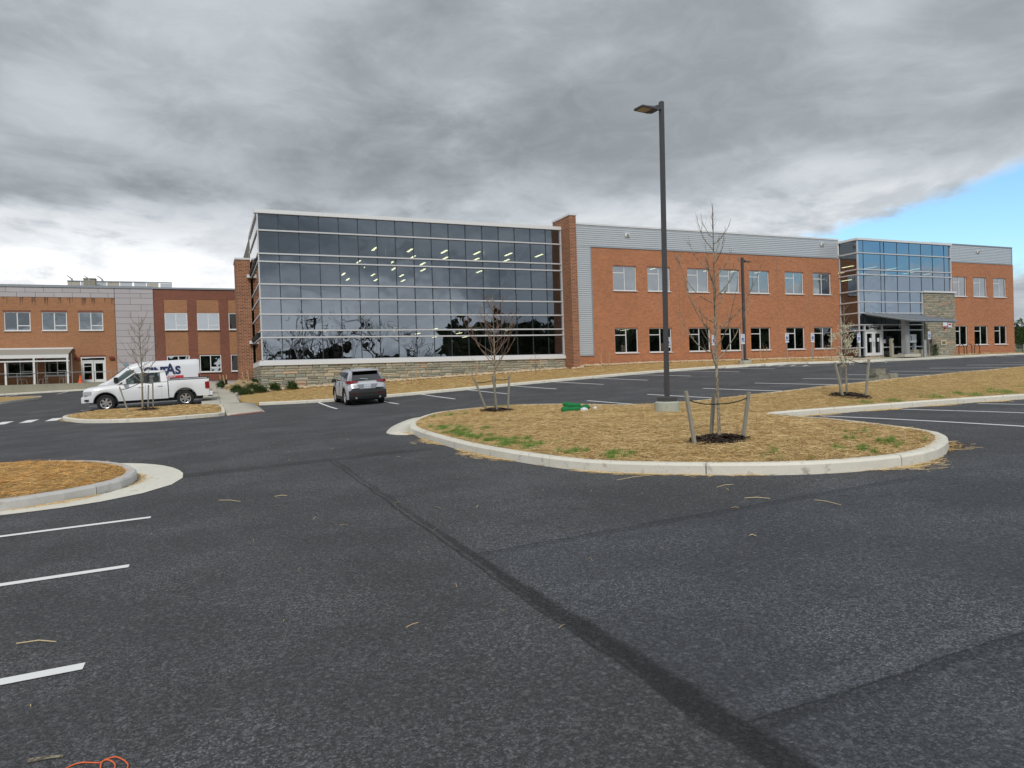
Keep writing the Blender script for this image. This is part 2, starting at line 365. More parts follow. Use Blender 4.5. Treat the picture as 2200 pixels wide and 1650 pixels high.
def asphaltmat():
    m_, kk, p, o = newmat('asphalt')
    co = kk.node('ShaderNodeTexCoord').outputs['Object']; x, y, z = kk.xyz(co)
    flat = kk.comb(x, y, 0.)
    big = kk.noise(flat, .22, 5., .6); med = kk.noise(flat, 1.4, 5., .65)
    stre = kk.noise(kk.comb(kk.m('MULTIPLY', x, .22), kk.m('MULTIPLY', y, 1.8)), .9, 4., .6)
    stry = kk.noise(kk.comb(kk.m('MULTIPLY', x, 2.2), kk.m('MULTIPLY', y, .16)), .8, 4., .6)
    cell = kk.node('ShaderNodeTexVoronoi'); kk.put(cell.inputs['Vector'], flat); cell.inputs['Scale'].default_value = 105.
    cr = kk.xyz(cell.outputs['Color'])[0]
    cell2 = kk.node('ShaderNodeTexVoronoi'); kk.put(cell2.inputs['Vector'], flat); cell2.inputs['Scale'].default_value = 46.
    cr2 = kk.xyz(cell2.outputs['Color'])[1]
    gr = kk.sm(kk.noise(flat, 30., 4., .8), .36, .66)
    coarse = kk.sm(kk.noise(flat, .55, 3., .6), .35, .7)
    speck = kk.m('ADD', kk.m('MULTIPLY', kk.m('POWER', cr, 4.), kk.m('ADD', .07, kk.m('MULTIPLY', coarse, .20))), kk.m('MULTIPLY', kk.m('POWER', cr2, 6.), .08))
    b = kk.m('ADD', .014, kk.m('ADD', kk.m('MULTIPLY', big, .026), kk.m('ADD', kk.m('MULTIPLY', med, .020), kk.m('MULTIPLY', gr, .046))))
    b = kk.m('ADD', b, kk.m('ADD', kk.m('MULTIPLY', stre, .012), kk.m('MULTIPLY', stry, .010)))
    b = kk.m('ADD', b, speck)
    dust = kk.m('MULTIPLY', kk.sm(kk.noise(flat, .38, 6., .7, .6), .50, .68), .022)
    b = kk.m('ADD', b, dust)
    drip = kk.m('MULTIPLY', kk.sm(kk.noise(flat, 1.9, 3., .5), .70, .74), .35)
    b = kk.m('MULTIPLY', b, kk.m('SUBTRACT', 1., drip))
    # paving joints: x = 1.97, y = 5.6, y = 2.4
    wv = kk.m('MULTIPLY', kk.m('SUBTRACT', kk.noise(flat, 1.1, 5., .62), .5), .15)
    def seam(c, v0, wdt, lim, l0, l1, amt):
        d_ = kk.m('ABSOLUTE', kk.m('ADD', kk.m('SUBTRACT', c, v0), wv))
        s_ = kk.m('MULTIPLY', kk.sm(kk.m('ADD', d_, kk.m('MULTIPLY', kk.m('SUBTRACT', med, .5), kk.m('MULTIPLY', wdt, 1.1))), wdt, kk.m('MULTIPLY', wdt, .35)), kk.m('MULTIPLY', kk.sm(lim, l0, l0 + .2), kk.sm(lim, l1, l1 - 1.5)))
        return kk.m('MULTIPLY', s_, amt)
    s1 = seam(x, 2.02, kk.sm(y, 7., 3., .045, .12), y, -20., 14., kk.sm(y, 9., 4., .30, .62))
    s2 = seam(y, 5.6, .11, x, 1.9, 8.2, .26)
    s3 = seam(y, 2.36, .07, x, 2.0, 9., .30)
    s4 = seam(y, 12.9, .35, x, -4., 4.5, .32)
    e1 = seam(x, 1.94, .022, y, -20., 14., .55); e2 = seam(y, 5.66, .018, x, 1.9, 8.2, .5); e3 = seam(y, 2.41, .016, x, 2., 9., .5)
    sm_ = kk.m('MAXIMUM', kk.m('MAXIMUM', s1, s2), kk.m('MAXIMUM', s3, s4)); sm_ = kk.m('MAXIMUM', sm_, kk.m('MAXIMUM', e1, kk.m('MAXIMUM', e2, e3)))
    right = kk.m('MULTIPLY', kk.sm(x, 1.9, 2.3), kk.sm(y, 6., 5.5))
    b = kk.m('MULTIPLY', b, kk.m('SUBTRACT', 1., sm_))
    # loose coarse stone swept up beside the joint
    ridge = kk.m('MULTIPLY', kk.sm(kk.m('ABSOLUTE', kk.m('ADD', kk.m('SUBTRACT', y, 2.52), wv)), .12, .02), kk.m('MULTIPLY', kk.sm(x, 2.1, 2.4), kk.sm(x, 5., 3.)))
    b = kk.m('ADD', b, kk.m('MULTIPLY', ridge, kk.m('MULTIPLY', cr, .06)))
    col = kk.mix(kk.m('ADD', kk.m('MULTIPLY', right, .6), kk.m('MULTIPLY', med, .3)), (1.0, 1., 1.05, 1), (.93, 1., 1.15, 1))
    c = kk.node('ShaderNodeVectorMath', operation='SCALE'); kk.put(c.inputs[0], col); kk.put(c.inputs['Scale'], kk.m('MULTIPLY', b, .74))
    kk.l.new(c.outputs[0], p.inputs['Base Color'])
    p.inputs['Roughness'].default_value = .82; p.inputs['Specular IOR Level'].default_value = .35
    h = kk.m('ADD', kk.m('MULTIPLY', cell.outputs['Distance'], -1.), kk.m('MULTIPLY', gr, .9))
    bump(kk, p, h, .006, .8)
    return m_
M['asphalt'] = asphaltmat()
def paintmat():
    m_, kk, p, o = newmat('road_paint')
    co = kk.node('ShaderNodeTexCoord').outputs['Object']
    n = kk.noise(co, 60., 3., .7); n2 = kk.noise(co, 6., 4., .6)
    c = kk.mix(kk.sm(kk.m('ADD', kk.m('MULTIPLY', n, .6), kk.m('MULTIPLY', n2, .4)), .62, .74), (.84, .84, .83, 1), (.36, .36, .36, 1))
    kk.l.new(c, p.inputs['Base Color']); p.inputs['Roughness'].default_value = .7
    bump(kk, p, n, .004, .5); return m_
M['paint'] = paintmat()
def strawbed():
    m_, kk, p, o = newmat('straw_bed')
    co = kk.node('ShaderNodeTexCoord').outputs['Object']; x, y, z = kk.xyz(co)
    n0 = kk.noise(co, .5, 4., .6); n1 = kk.noise(kk.comb(kk.m('MULTIPLY', x, 1.), kk.m('MULTIPLY', y, 2.5)), 14., 5., .75, 1.5); n2 = kk.noise(co, 42., 4., .75, 1.)
    c = kk.mix(kk.sm(n1, .32, .66), (.23, .145, .055, 1), (.74, .51, .22, 1))
    c = kk.mix(kk.m('MULTIPLY', kk.sm(n2, .56, .72), .6), c, (.13, .10, .05, 1))
    c = kk.mix(kk.m('MULTIPLY', kk.sm(n0, .50, .68), .40), c, (.33, .28, .11, 1))
    kk.l.new(c, p.inputs['Base Color']); p.inputs['Roughness'].default_value = .95
    p.inputs['Specular IOR Level'].default_value = .15
    bump(kk, p, kk.m('ADD', n1, n2), .03, .8); return m_
M['strawbed'] = strawbed()
def straw():
    m_, kk, p, o = newmat('straw')
    ra = kk.node('ShaderNodeAttribute'); ra.attribute_name = 'tint'
    r_ = ra.outputs['Fac']
    c = kk.mix(kk.sm(r_, .0, .45), (.26, .175, .07, 1), (.68, .46, .18, 1))
    c = kk.mix(kk.sm(r_, .4, 1.), c, (.93, .72, .40, 1))
    kk.l.new(c, p.inputs['Base Color']); p.inputs['Roughness'].default_value = .6; return m_
M['straw'] = straw()
def blade():
    m_, kk, p, o = newmat('grass_blade')
    ra = kk.node('ShaderNodeAttribute'); ra.attribute_name = 'tint'
    c = kk.mix(ra.outputs['Fac'], (.07, .17, .02, 1), (.26, .40, .08, 1))
    kk.l.new(c, p.inputs['Base Color']); p.inputs['Roughness'].default_value = .6; return m_
M['grass'] = blade()
_m = M['straw'].copy(); _m.name = 'fresh_straw'; M['straw_new2'] = _m
for n_ in _m.node_tree.nodes:
    if n_.type == 'MIX':
        for q_ in (6, 7):
            if not n_.inputs[q_].is_linked: c_ = n_.inputs[q_].default_value; n_.inputs[q_].default_value = (c_[0]*1.08, c_[1]*.84, c_[2]*.55, 1)
def barkmat(name, c1, c2, sc_=30.):
    m_, kk, p, o = newmat(name)
    co = kk.node('ShaderNodeTexCoord').outputs['Object']; x, y, z = kk.xyz(co)
    n = kk.noise(kk.comb(x, y, kk.m('MULTIPLY', z, .5)), sc_, 4., .7)
    kk.l.new(kk.mix(kk.sm(n, .38, .62), (*c1, 1), (*c2, 1)), p.inputs['Base Color']); p.inputs['Roughness'].default_value = .9
    bump(kk, p, n, .004, .7); return m_
M['bark'] = barkmat('grey_bark', (.13, .105, .075), (.38, .34, .25))
M['bark_red'] = barkmat('reddish_twig_bark', (.17, .09, .075), (.30, .22, .17))
M['bark_dark'] = barkmat('dark_bark', (.075, .065, .055), (.17, .15, .125), 8.)
M['mulch'] = mat('dark_bark_mulch', (.060, .040, .030), .95, 0, .8, 18., .02, fine=60.)
M['leaf'] = mat('shrub_leaf', (.05, .105, .022), .6, 0, .6, 6.)
M['leaf_far'] = mat('evergreen_far', (.055, .07, .04), .9, 0, .6, .3)
M['grassland'] = mat('grass_ground', (.11, .15, .055), .95, 0, .5, .3, 0, .2, fine=8.)

# ------------------------------------------------------------------ ground sheets
def gridsheet(name, xs, ys, dz, m_, keep=None, flat=None):
    X, Y = np.meshgrid(xs, ys); Z = TA(X, Y) + dz
    vs = np.stack([X.ravel(), Y.ravel(), Z.ravel()], 1).tolist(); nx = len(xs); fs = []
    for j in range(len(ys) - 1):
        for i in range(nx - 1):
            if keep is None or keep((xs[i]+xs[i+1])/2, (ys[j]+ys[j+1])/2):
                fs.append((j*nx+i, j*nx+i+1, (j+1)*nx+i+1, (j+1)*nx+i))
    o = link(name, rawmesh(name, vs, fs, m_, None, True)); tag(o, kind='structure'); return o
cx = list(np.arange(-60, 110.1, 1.)); cy = list(np.arange(-60, 95.1, 1.))
gridsheet('ground', [-2500, -600, -200, -100] + cx + [150, 250, 600, 2500], [-2500, -600, -200, -100] + cy + [130, 250, 600, 2500], -.12, M['grassland'])
gridsheet('parking_lot', cx, cy, 0., M['asphalt'], lambda x, y: -40 < y < 73 and x < 100 and not (x > 3 and y > 46) and not (x > 75 and y > 44))

def clip_z(poly):
    return poly
def pip(poly):
    P = np.array(poly)
    def f(x, y):
        x = np.asarray(x, float); y = np.asarray(y, float); ins = np.zeros(x.shape, bool)
        for (x1, y1), (x2, y2) in zip(P, np.roll(P, -1, 0)):
            if y1 == y2: continue
            c = ((y1 > y) != (y2 > y)) & (x < (x2 - x1) * (y - y1) / (y2 - y1) + x1); ins ^= c
        return ins
    return f
def edist(poly, x, y):
    P = np.array(poly); x = np.asarray(x, float); y = np.asarray(y, float); d_ = np.full(x.shape, 1e9)
    for (x1, y1), (x2, y2) in zip(P, np.roll(P, -1, 0)):
        L = max((x2-x1)**2 + (y2-y1)**2, 1e-9); q = np.clip(((x-x1)*(x2-x1)+(y-y1)*(y2-y1))/L, 0, 1)
        d_ = np.minimum(d_, np.hypot(x-x1-q*(x2-x1), y-y1-q*(y2-y1)))
    return d_
def smooth_poly(pts, closed=True, step=.35):
    """Catmull-Rom through the points, resampled evenly"""
    P = [Vector(p) for p in pts]; n = len(P); outp = []
    rng = range(n) if closed else range(n - 1)
    for i in rng:
        g = (lambda j: P[j % n]) if closed else (lambda j: P[min(max(j, 0), n-1)])
        p0, p1, p2, p3 = g(i-1), g(i), g(i+1), g(i+2)
        m_ = max(2, int((p2-p1).length / step))
        # tension keeps straight runs straight
        for j in range(m_):
            q = j / m_
            a = (p2-p0) * .5; b = (p3-p1) * .5
            L = (p2-p1).length; a = a * min(1, L/max(a.length, 1e-6)); b = b * min(1, L/max(b.length, 1e-6))
            outp.append(((2*q**3-3*q**2+1)*p1 + (q**3-2*q**2+q)*a + (-2*q**3+3*q**2)*p2 + (q**3-q**2)*b))
    if not closed: outp.append(P[-1])
    return [(p.x, p.y) for p in outp]
def offset(poly, d_, closed=True):
    n = len(poly); outp = []
    for i in range(n):
        if closed: a, b = Vector(poly[i-1]), Vector(poly[(i+1) % n])
        else: a, b = Vector(poly[max(i-1, 0)]), Vector(poly[min(i+1, n-1)])
        t_ = (b-a).normalized(); nrm = Vector((-t_.y, t_.x)); p = Vector(poly[i]) + nrm * d_; outp.append((p.x, p.y))
    return outp
def curb(poly, m_, closed=True, h=.15, wd=.16, seg=3.0, side=1, parent=None, name='curb_section', hf=None, zf=None):
    """poly runs along the outer bottom edge; side=+1 puts the body on its left"""
    n = len(poly); acc = [0.]
    L = n + 1 if closed else n
    pts = [poly[i % n] for i in range(L)]
    for a, b in zip(pts, pts[1:]): acc.append(acc[-1] + math.dist(a, b))
    total = acc[-1]; k_ = max(1, round(total/(seg*.78))); inn = offset(poly, side*wd, closed); innp = [inn[i % n] for i in range(L)]
    bev = offset(poly, side*.03, closed); bevp = [bev[i % n] for i in range(L)]
    def samp(arr, s_):
        s_ = min(max(s_, 0), total)
        i = int(np.searchsorted(acc, s_, 'right')) - 1; i = min(max(i, 0), L - 2)
        q = (s_-acc[i]) / max(acc[i+1]-acc[i], 1e-9); return (arr[i][0]+(arr[i+1][0]-arr[i][0])*q, arr[i][1]+(arr[i+1][1]-arr[i][1])*q)
    root = parent or structure('curb')
    for j in range(k_):
        s0, s1 = total*j/k_ + .007, total*(j+1)/k_ - .007
        ns = max(2, int((s1-s0)/.4)+1); ss_ = np.linspace(s0, s1, ns)
        mb = MB(); vs = []; fs = []
        for s_ in ss_:
            a, b, c = samp(pts, s_), samp(bevp, s_), samp(innp, s_)
            z = zf(*a) if zf else T(*a); hh = h if hf is None else hf(s_/total)
            vs += [(a[0], a[1], z-.1), (a[0], a[1], z+hh-.03), (b[0], b[1], z+hh), (c[0], c[1], z+hh+.002), (c[0], c[1], z-.1)]
        for i in range(ns-1):
            for q in range(4):
                f = (i*5+q, (i+1)*5+q, (i+1)*5+q+1, i*5+q+1); fs.append(f if side < 0 else f[::-1])
        fs.append((0, 1, 2, 3, 4)); fs.append(tuple((ns-1)*5+q for q in (4, 3, 2, 1, 0)))
        mb.add(vs, fs).build(name, m_, root)
    return root
def bed(name, poly, zfun, m_, step=.5, skirt=.3):
    """ground surface inside a polygon, heights from zfun, constrained triangulation"""
    P = np.array(poly); f = pip(poly)
    gx, gy = np.meshgrid(np.arange(P[:, 0].min(), P[:, 0].max(), step), np.arange(P[:, 1].min(), P[:, 1].max(), step))
    gx = gx.ravel() + np.random.uniform(-.12, .12, gx.size)*step; gy = gy.ravel() + np.random.uniform(-.12, .12, gy.size)*step
    ok = f(gx, gy) & (edist(poly, gx, gy) > step*.35)
    pts = [Vector(p) for p in poly] + [Vector((a, b)) for a, b in zip(gx[ok], gy[ok])]
    n = len(poly)
    vs, es, fs, *_ = geometry.delaunay_2d_cdt(pts, [(i, (i+1) % n) for i in range(n)], [], 1, 1e-5)
    X = np.array([v.x for v in vs]); Y = np.array([v.y for v in vs]); Z = zfun(X, Y); V_ = np.stack([X, Y, Z], 1).tolist(); F_ = [tuple(q) for q in fs]
    cnt = {}
    for f_ in F_:
        for a, b in zip(f_, f_[1:]+f_[:1]): cnt[(a, b)] = 1
    b0 = len(V_); V_ += [[v[0], v[1], v[2]-skirt] for v in V_]
    F_ += [(b, a, a+b0, b+b0) for a, b in cnt if (b, a) not in cnt]
    o = link(name, rawmesh(name, V_, F_, m_)); o.data.polygons.foreach_set('use_smooth', [len(f_) == 3 for f_ in F_])
    return tag(o, kind='structure')
M['straw_new'] = M['straw_new2']
def scatter_straw(name, poly, zfun, count, lmin=.08, lmax=.26, wd=.0045, weight=None, m_='straw', lift=.03, kindname='stuff', extra=None, dirbias=None, label=None):
    P = np.array(poly); f = pip(poly); xs = []; ys = []
    while len(xs) < count:
        a = np.random.uniform(P[:, 0].min(), P[:, 0].max(), count*2); b = np.random.uniform(P[:, 1].min(), P[:, 1].max(), count*2)
        ok = f(a, b)
        if weight is not None: ok &= np.random.rand(a.size) < weight(a, b)
        xs = np.concatenate([xs, a[ok]]); ys = np.concatenate([ys, b[ok]])
    x = xs[:count]; y = ys[:count]; z = zfun(x, y) + np.random.rand(count)**2*lift + .004
    th = np.random.rand(count)*2*PI; L = np.random.uniform(lmin, lmax, count); w_ = np.random.uniform(.6, 1.3, count)*wd
    tilt = np.random.normal(0, .12, count)
    dx, dy = np.cos(th)*L/2, np.sin(th)*L/2; nx, ny = -np.sin(th)*w_/2, np.cos(th)*w_/2
    dz = tilt*L/2; bend = np.random.normal(0, .06, count)*L; cx_, cy_ = -np.sin(th)*bend, np.cos(th)*bend; arch = np.random.rand(count)*.02
    rz = np.random.uniform(-1, 1, count)*w_*.35
    V = np.empty((count, 6, 3))
    for i, s_ in enumerate((-1, 0, 1)):
        ax = x+dx*s_+(cx_ if s_ == 0 else 0); ay = y+dy*s_+(cy_ if s_ == 0 else 0); az = z+dz*s_+(arch if s_ == 0 else 0)
        V[:, 2*i, 0] = ax-nx; V[:, 2*i, 1] = ay-ny; V[:, 2*i, 2] = az-rz
        V[:, 2*i+1, 0] = ax+nx; V[:, 2*i+1, 1] = ay+ny; V[:, 2*i+1, 2] = az+rz
    return bulk(name, V, [(0, 2, 3, 1), (2, 4, 5, 3)], m_, label)
def bulk(name, V, faces, m_, label=None, cat=None):
    n, kv = V.shape[:2]; nf = len(faces); k_ = len(faces[0])
    idx = (np.array(faces)[None] + (np.arange(n)*kv)[:, None, None]).reshape(-1)
    me = bpy.data.meshes.new(name); me.vertices.add(n*kv); me.vertices.foreach_set('co', V.reshape(-1).astype(np.float32))
    me.loops.add(len(idx)); me.loops.foreach_set('vertex_index', idx.astype(np.int32))
    me.polygons.add(n*nf); me.polygons.foreach_set('loop_start', np.arange(n*nf, dtype=np.int32)*k_)
    try: me.polygons.foreach_set('loop_total', np.full(n*nf, k_, dtype=np.int32))
    except Exception: pass
    at = me.attributes.new('tint', 'FLOAT', 'POINT'); at.data.foreach_set('value', np.repeat(np.random.rand(n), kv).astype(np.float32))
    me.materials.append(M[m_]); me.update(); me.validate()
    o = link(name, me); o['kind'] = 'stuff'
    if label: o['label'] = label; o['category'] = cat or 'straw'
    return o
def tuft(name, centers, count, hmin, hmax, spread, zfun, label, wd=.006):
    """green blades standing in patches"""
    c = np.array(centers); idx = np.random.randint(0, len(c), count) if c.shape[1] < 4 else np.random.choice(len(c), count, p=c[:, 3]/c[:, 3].sum())
    r_ = np.abs(np.random.normal(0, .5, count)); th = np.random.rand(count)*2*PI
    x = c[idx, 0] + r_*np.cos(th)*c[idx, 2]; y = c[idx, 1] + r_*np.sin(th)*c[idx, 2]*.9
    ok_ = edist(main_poly, x, y) > .17; ok_ &= pip(main_poly)(x, y); x, y, idx, r_ = x[ok_], y[ok_], idx[ok_], r_[ok_]; count = len(x); z = zfun(x, y)
    hh = np.random.uniform(hmin, hmax, count)*np.clip(1.25-r_, .3, 1); a = np.random.rand(count)*2*PI; w_ = wd*np.random.uniform(.6, 1.2, count)
    lean = np.random.rand(count)*.7; b = np.random.rand(count)*2*PI
    V = np.empty((count, 3, 3)); nx, ny = np.cos(a)*w_/2, np.sin(a)*w_/2
    V[:, 0] = np.stack([x-nx, y-ny, z-.01], 1); V[:, 1] = np.stack([x+nx, y+ny, z-.01], 1)
    V[:, 2] = np.stack([x+np.cos(b)*hh*lean, y+np.sin(b)*hh*lean, z+hh], 1)
    return bulk(name, V, [(0, 1, 2)], 'grass', label, 'grass')

# ------------------------------------------------------------------ islands
main_pts = [(4.45,16.6),(4.22,13.5),(4.27,11.38),(4.57,9.44),(4.95,8.37),(5.9,7.2),(6.78,6.47),(7.6,6.15),(8.39,6.12),(9.17,6.44),(9.75,6.85),(10.1,7.35),(10.53,8.5),(10.98,9.88),(11.25,11.2),(11.55,12.2),(12.6,12.55),(16.41,12.56),(22,12.4),(45,12.2),
            (45,17.6),(30,17.65),(20,17.6),(13.5,17.6),(12.2,18.0),(11.5,19.6),(10.7,21.6),(9.6,22.5),(8.0,22.4),(6.7,21.6),(5.4,19.4)]
main_poly = smooth_poly(main_pts)
def moundf(poly, top, ramp):
    def f(x, y):
        d_ = edist(poly, x, y)
        n = np.sin(np.asarray(x)*1.9+.6)*np.cos(np.asarray(y)*1.6)*.02+np.sin(np.asarray(x)*4.3)*np.sin(np.asarray(y)*3.9+1)*.012
        return TA(x, y)+.135+top*sst(0, ramp, d_)+n*sst(0, .6, d_)
    return f
main_in = offset(main_poly, .15)
main_z0 = moundf(main_poly, .06, 2.2)
arm_x = lambda x: sst(11., 14., x)
def main_z(x, y):
    return main_z0(x, y) + .05*arm_x(np.asarray(x, float))*sst(0, 1.8, edist(main_poly, x, y))
curb(main_poly, M['curb'], seg=3.1)
bed('mulch_bed', main_in, main_z, M['strawbed'], .4)
near_w = lambda x, y: np.clip(9.5/np.hypot(x, y), .05, 1)**2.0
scatter_straw('straw_mulch', [p for p in main_in], main_z, 130000, weight=near_w, wd=.0038, lmin=.06, lmax=.24, label='golden straw mulch spread over the long island around the lamp post and trees')
# flat concrete nose at the left end of the island
def flat_conc(name, poly, m_, dz=.012, z=None, step=1.):
    f = (lambda x, y: TA(x, y)+dz) if z is None else z
    return bed(name, poly, f, m_, step)
def strip_quads(name, left, right, zf, m_):
    mb = MB(); n = len(left)
    vs = [(a[0], a[1], zf(*a)) for a in left]+[(b[0], b[1], zf(*b)) for b in right]
    mb.add(vs, [(i, i+1, n+i+1, n+i) for i in range(n-1)])
    o = mb.build(name, m_); tag(o, kind='structure'); return o
flat_conc('gutter_apron', smooth_poly([(4.40,16.0),(4.02,16.3),(3.95,17.0),(4.7,19.2),(5.9,21.6),(6.6,22.0),(6.5,21.2),(5.3,19.2),(4.6,17.2)], step=.3), M['curb'])

left_pts = [(-3.4,10.9),(-2.57,11.0),(-1.9,11.15),(-1.25,11.55),(-.95,12.3),(-.95,13.4),(-1.35,14.8),(-2.1,15.9),(-3.4,16.6),(-6,17.2),(-10,17.3),(-12,15),(-11,11.6),(-7,10.9)]
left_pts = [(-12,10.6),(-6,10.9),(-2.75,11.28),(-1.75,11.62),(-1.2,12.25),(-1.12,13.2),(-1.45,14.5),(-2.2,15.8),(-3.6,16.9),(-6,17.4),(-10,17.4),(-13,15)]
left_poly = smooth_poly(left_pts); left_in = offset(left_poly, .15); left_z = moundf(left_poly, .10, 1.2)
curb(left_poly, M['curb_grey'], seg=3.3)
bed('mulch_bed', left_in, left_z, M['strawbed'], .4)
scatter_straw('straw_mulch', left_in, left_z, 24000, weight=near_w, m_='straw_new', label='golden straw heaped on the small rounded island at the left edge')
gl_ = offset(left_poly, -.0); go_ = offset(left_poly, -.38)
i0 = min(range(len(left_poly)), key=lambda i: math.dist(left_poly[i], (-12, 10.6))); 
strip_quads('gutter_apron', [left_poly[i] for i in range(len(left_poly))]+[left_poly[0]], [offset(left_poly, -(.26+.42*float(sst(-3.2, -1.3, p[0]))) )[i] for i, p in enumerate(left_poly)]+[offset(left_poly, -.26)[0]], lambda x, y: T(x, y)+.008, M['curb'])

tr_pts = [(-5.9,36.6),(-5.55,34.6),(-4.6,32.9),(-3.4,31.7),(-1.64,30.45),(.2,31.2),(.62,31.75),(.75,34.),(.55,37.6),(0.1,38.1),(-3.2,39.3),(-5.2,38.8)]
tr_pts = [(-6.0,36.9),(-5.2,34.2),(-4.2,32.5),(-2.9,31.0),(-1.64,30.4),(.35,31.4),(.62,31.9),(.62,37.2),(.1,38.3),(-3.2,38.9),(-5.3,38.6)]
tr_poly = smooth_poly(tr_pts); tr_in = offset(tr_poly, .15); tr_z = moundf(tr_poly, .10, 1.5)
curb(tr_poly, M['curb'], seg=3.0); bed('mulch_bed', tr_in, tr_z, M['strawbed'], .5)
scatter_straw('straw_mulch', tr_in, tr_z, 9000, wd=.008, lmin=.12, lmax=.34, label='straw mulch on the teardrop island in front of the pickup')

fl_pts = [(-11.1,59.6),(-11.9,56.2),(-13.,54.5),(-17,53.2),(-24,53),(-24,63),(-15,63),(-12.2,61.6)]
fl_poly = smooth_poly(fl_pts); fl_z = moundf(fl_poly, .1, 1.5)
curb(fl_poly, M['curb'], seg=3.0); bed('mulch_bed', offset(fl_poly, .15), fl_z, M['strawbed'], .8)

# planting strip between the lot and the main building
CY = 36.95
curbline = [(2.3, 37.3)] + [(x, CY) for x in np.arange(4, 43, 2.)] + [(45, 37.6), (50, 38.9), (55, 39.7), (67, 40.9), (73.5, 41.6)]
curbline = smooth_poly(curbline, closed=False, step=.6)
curb(curbline, M['curb'], closed=False, seg=3.0, side=1, wd=.30)
def cyl_(x): return np.interp(x, [p[0] for p in curbline], [p[1] for p in curbline])
def bank_z(x, y):
    x = np.asarray(x, float); y = np.asarray(y, float); c = cyl_(np.clip(x, 2.3, 73)); zc = TA(x, c)+.14
    zw = np.interp(x, [3, 13, 23.6, 25, 31, 50, 75], [1.17, 1.55, 1.95, 2.08, 2.17, 2.17, 2.12])
    q = np.clip((y-c-.2)/(45-c-.2), 0, 1); q = q*.6+.4*q*q*(3-2*q)
    return zc+(zw-zc)*q
strip = [(2.04, 37.34)] + [(x, float(cyl_(x))+.27) for x in np.arange(2.6, 46.1, .8)] + [(46.3, 45.1), (3.05, 45.1), (2.9, 44.9), (1.9, 44.2), (1.47, 40.15), (1.6, 38.6)]
bed('mulch_bed', strip, bank_z, M['strawbed'], .6)
scatter_straw('straw_mulch', [(3, 37.3), (46, 37.9), (46, 43.9), (3, 43.9)], bank_z, 26000, wd=.008, lmin=.12, lmax=.34, label='straw mulch on the bank between the parking stalls and the stone wall')
strip_in = [(2.2, 37.5), (46, 38.0), (46, 43.9), (2.2, 43.9)]
plaza = [(x, float(cyl_(x))+.27) for x in np.arange(46.2, 73.6, 1.)] + [(74.3, 42.2), (74.3, 45.1), (46.2, 45.1)]
bed('sidewalk', plaza, lambda x, y: bank_z(x, y)+.0, M['walk'], 1.)
scatter_straw('straw_mulch', [(61.5, 42.), (74, 42.9), (74, 44.4), (62.8, 44.4)], lambda x, y: bank_z(x, y)+.02, 2500, wd=.03, lmin=.2, lmax=.5, label='thin straw bed under the bike racks')

# side bank left of the glass corner, sidewalk and ramp
def side_z(x, y):
    x = np.asarray(x, float); y = np.asarray(y, float)
    w0 = TA(np.full_like(x, 1.5), y)+.15
    return w0+np.clip((x-1.5)/1.6, 0, 1)*np.interp(y, [38, 43, 46, 52, 60], [0, .15, .35, .62, .4])
bed('gravel_bed', [(1.5, 40.2), (1.9, 44.2), (2.95, 45.), (2.95, 56), (-.2, 75.6), (-.2, 74.), (1.3, 58)], side_z, M['rockpink'], .7)
walk = [(2.05, 37.25), (1.75, 38.4), (1.5, 40.2), (1.48, 50), (1.42, 62), (1.2, 75.6), (-7.2, 75.6), (-7.2, 73.4), (-.35, 73.4), (-.35, 38.25), (.1, 38.3), (.62, 37.3)]
# sidewalk is poured in slabs: each slab is a piece
wroot = structure('sidewalk')
ys_ = [38.2+1.55*i for i in range(25)]
for a, b in zip(ys_, ys_[1:]):
    for xa, xb in ((-.35, .55), (.55, 1.46)):
        mb = MB(); g = .008
        q = [(xa+g, a+g), (xb-g, a+g), (xb-g, b-g), (xa+g, b-g)]
        mb.add([(x, y, T(x, y)+.15) for x, y in q]+[(x, y, T(x, y)-.02) for x, y in q], [(0,1,2,3),(0,4,5,1),(1,5,6,2),(2,6,7,3),(3,7,4,0)]).build('slab', M['walk'], wroot)
for xa in np.arange(-7.4, -.4, 1.75):
    mb = MB(); q = [(xa, 73.6), (xa+1.73, 73.6), (xa+1.73, 75.9), (xa, 75.9)]
    mb.add([(x, y, 2.03) for x, y in q]+[(x, y, 1.5) for x, y in q], [(0,1,2,3),(0,4,5,1),(1,5,6,2),(2,6,7,3),(3,7,4,0)]).build('slab', M['walk'], wroot)
def ramp_z(x, y): return TA(x, y)+.012+.138*sst(31.5, 37.2, np.asarray(y, float))
bed('curb_ramp', [(.70, 31.5), (1.5, 32.0), (2.25, 32.75), (2.16, 35), (2.05, 37.25), (1.62, 38.19), (-.34, 38.19), (.1, 38.15), (.66, 37.3), (.66, 34)], ramp_z, M['walk'], .6)
bed('tactile_strip', [(.80, 31.50), (1.5, 31.93), (2.15, 32.5), (2.15, 32.95), (1.5, 32.5), (.8, 32.1)], lambda x, y: ramp_z(x, y)+.005, M['tactile'], .6)

